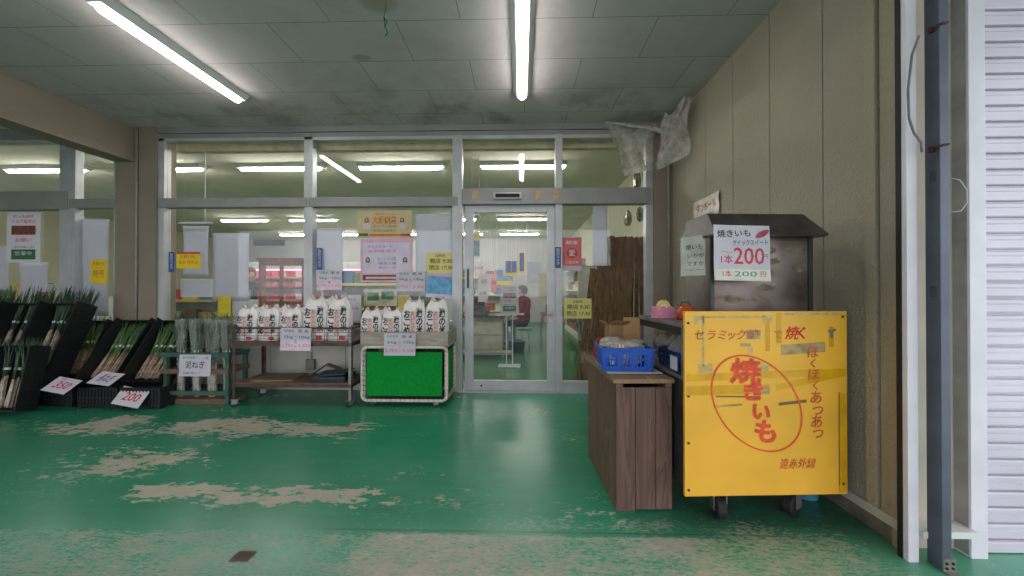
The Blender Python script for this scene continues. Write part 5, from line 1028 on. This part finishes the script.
def head_bits(h, back=0):
    hr = MB().loft([[(.098 * s * cos(a), .012 + .108 * s * sin(a) + (.02 if sin(a) < -.2 and z < .14 else 0), h + z) for a in [2 * pi * k / 18 for k in range(18)]] for z, s in ((.035, .72), (.08, .98), (.13, 1.04), (.18, .92), (.215, .62), (.232, .2))])
    ey = MB(); [ey.lathe([(.001, -.007), (.008, 0), (.001, .007)], (s * .034, -.088, h + .11), 8) for s in (-1, 1)]
    mo = MB().box(-.022, .022, -.094, -.084, h + .043, h + .050, .002)
    return [(hr, 'hair', None), (ey, 'eyes', INK_K), (mo, 'mouth', PB_BROWN)]
def standing(name, label, top, legm, hair, loc, rz, H=1.5):
    k = H / 1.62
    J = [(0, 0, .86, .13, .10), (0, 0, 1.02, .115, .09), (0, .01, 1.2, .14, .10), (0, .01, 1.33, .10, .08), (0, 0, 1.385, .05), (0, -.01, 1.45, .065, .075), (0, -.012, 1.53, .085, .10), (0, -.01, 1.60, .06, .07),
         (.17, .01, 1.31, .055), (.22, -.03, 1.06, .045), (.14, -.22, .98, .034), (.10, -.29, .98, .035, .02), (-.17, .01, 1.31, .055), (-.22, -.03, 1.06, .045), (-.14, -.22, .98, .034), (-.10, -.29, .98, .035, .02),
         (.09, 0, .80, .085), (.10, -.01, .45, .06), (.10, .02, .09, .042), (.10, -.13, .035, .04, .03), (-.09, 0, .80, .085), (-.10, -.01, .45, .06), (-.10, .02, .09, .042), (-.10, -.13, .035, .04, .03), (0, -.105, 1.515, .018)]
    E = [(0, 1), (1, 2), (2, 3), (3, 4), (4, 5), (5, 6), (6, 7), (3, 8), (8, 9), (9, 10), (10, 11), (3, 12), (12, 13), (13, 14), (14, 15), (0, 16), (16, 17), (17, 18), (18, 19), (0, 20), (20, 21), (21, 22), (22, 23), (6, 24)]
    n = len(J)
    for s, w in ((1, 11), (-1, 15)):
        for i in range(4): J.append((J[w][0] - s * .03 + s * .018 * i, J[w][1] - .065 - .008 * (i in (1, 2)), J[w][2] - .012 * i * .3, .008)); E.append((w, n)); n += 1
        J.append((J[w][0] - s * .05, J[w][1] - .02, J[w][2] + .01, .009)); E.append((w, n)); n += 1
    J = [tuple(v * k for v in j) for j in J]
    parts = [(b, nn, m or hair) for b, nn, m in head_bits(1.415 * k)]
    return person(name, label, J, E, [(top, lambda c: .84 * k < c.z < 1.40 * k and c.y > -.245 * k), (legm, lambda c: .08 * k < c.z <= .84 * k), (DARK, lambda c: c.z <= .08 * k)], parts, loc, rz)
p = at(250, 290, 6.25)
standing('person', 'person in black jacket standing behind the brown lattice screen inside the window', BLACKC, NAVY, HAIR2, (p.x, 6.25, 0), R(60), 1.5)
# seated person beyond the door
J = [(0, 0, .46, .14, .12), (0, .0, .64, .13, .10), (0, -.03, .84, .145, .10), (0, -.05, .96, .10, .08), (0, -.06, 1.01, .05), (0, -.075, 1.07, .065, .075), (0, -.085, 1.14, .085, .10), (0, -.08, 1.20, .06, .07),
     (.17, -.04, .93, .055), (.21, -.10, .70, .046), (.12, -.30, .62, .034), (.09, -.37, .61, .034, .02), (-.17, -.04, .93, .055), (-.21, -.10, .70, .046), (-.12, -.30, .62, .034), (-.09, -.37, .61, .034, .02),
     (.10, -.08, .46, .09), (.12, -.42, .46, .065), (.12, -.40, .09, .042), (.12, -.53, .035, .04, .03), (-.10, -.08, .46, .09), (-.12, -.42, .46, .065), (-.12, -.40, .09, .042), (-.12, -.53, .035, .04, .03), (0, -.18, 1.125, .018)]
E = [(0, 1), (1, 2), (2, 3), (3, 4), (4, 5), (5, 6), (6, 7), (3, 8), (8, 9), (9, 10), (10, 11), (3, 12), (12, 13), (13, 14), (14, 15), (0, 16), (16, 17), (17, 18), (18, 19), (0, 20), (20, 21), (21, 22), (22, 23), (6, 24)]
n = len(J)
for s, w in ((1, 11), (-1, 15)):
    for i in range(4): J.append((J[w][0] - s * .03 + s * .018 * i, J[w][1] - .065 - .008 * (i in (1, 2)), J[w][2] - .004 * i, .008)); E.append((w, n)); n += 1
    J.append((J[w][0] - s * .05, J[w][1] - .02, J[w][2] + .01, .009)); E.append((w, n)); n += 1
parts = [(b, nn, m or HAIR) for b, nn, m in head_bits(1.025)]
for b, nn, m in parts: bmesh.ops.translate(b.b, verts=b.b.verts, vec=(0, -.075, 0))
p = at(525, 330, 7.9)
person('person', 'person in maroon jacket sitting on a stool seen through the door', J, E, [(MAROON, lambda c: c.z > .52 and c.z < 1.03 and c.y > -.34), (NAVY, lambda c: .08 < c.z <= .52), (DARK, lambda c: c.z <= .08)], parts, (p.x, 7.9, 0), R(-50))
st = thing('stool', 'round grey stool under the person in the maroon jacket', 'stool', (p.x, 7.9, 0)); MB().lathe([(.01, .30), (.15, .30), (.16, .315), (.15, .34), (.01, .345)]).build('seat', mat('grey stool seat', (90, 90, 92), .6), st, True)
for k in range(4): a = R(45 + 90 * k); MB().tube([(.09 * cos(a), .09 * sin(a), .30), (.15 * cos(a), .15 * sin(a), 0)], .011, 8).build('leg', GALV, st)
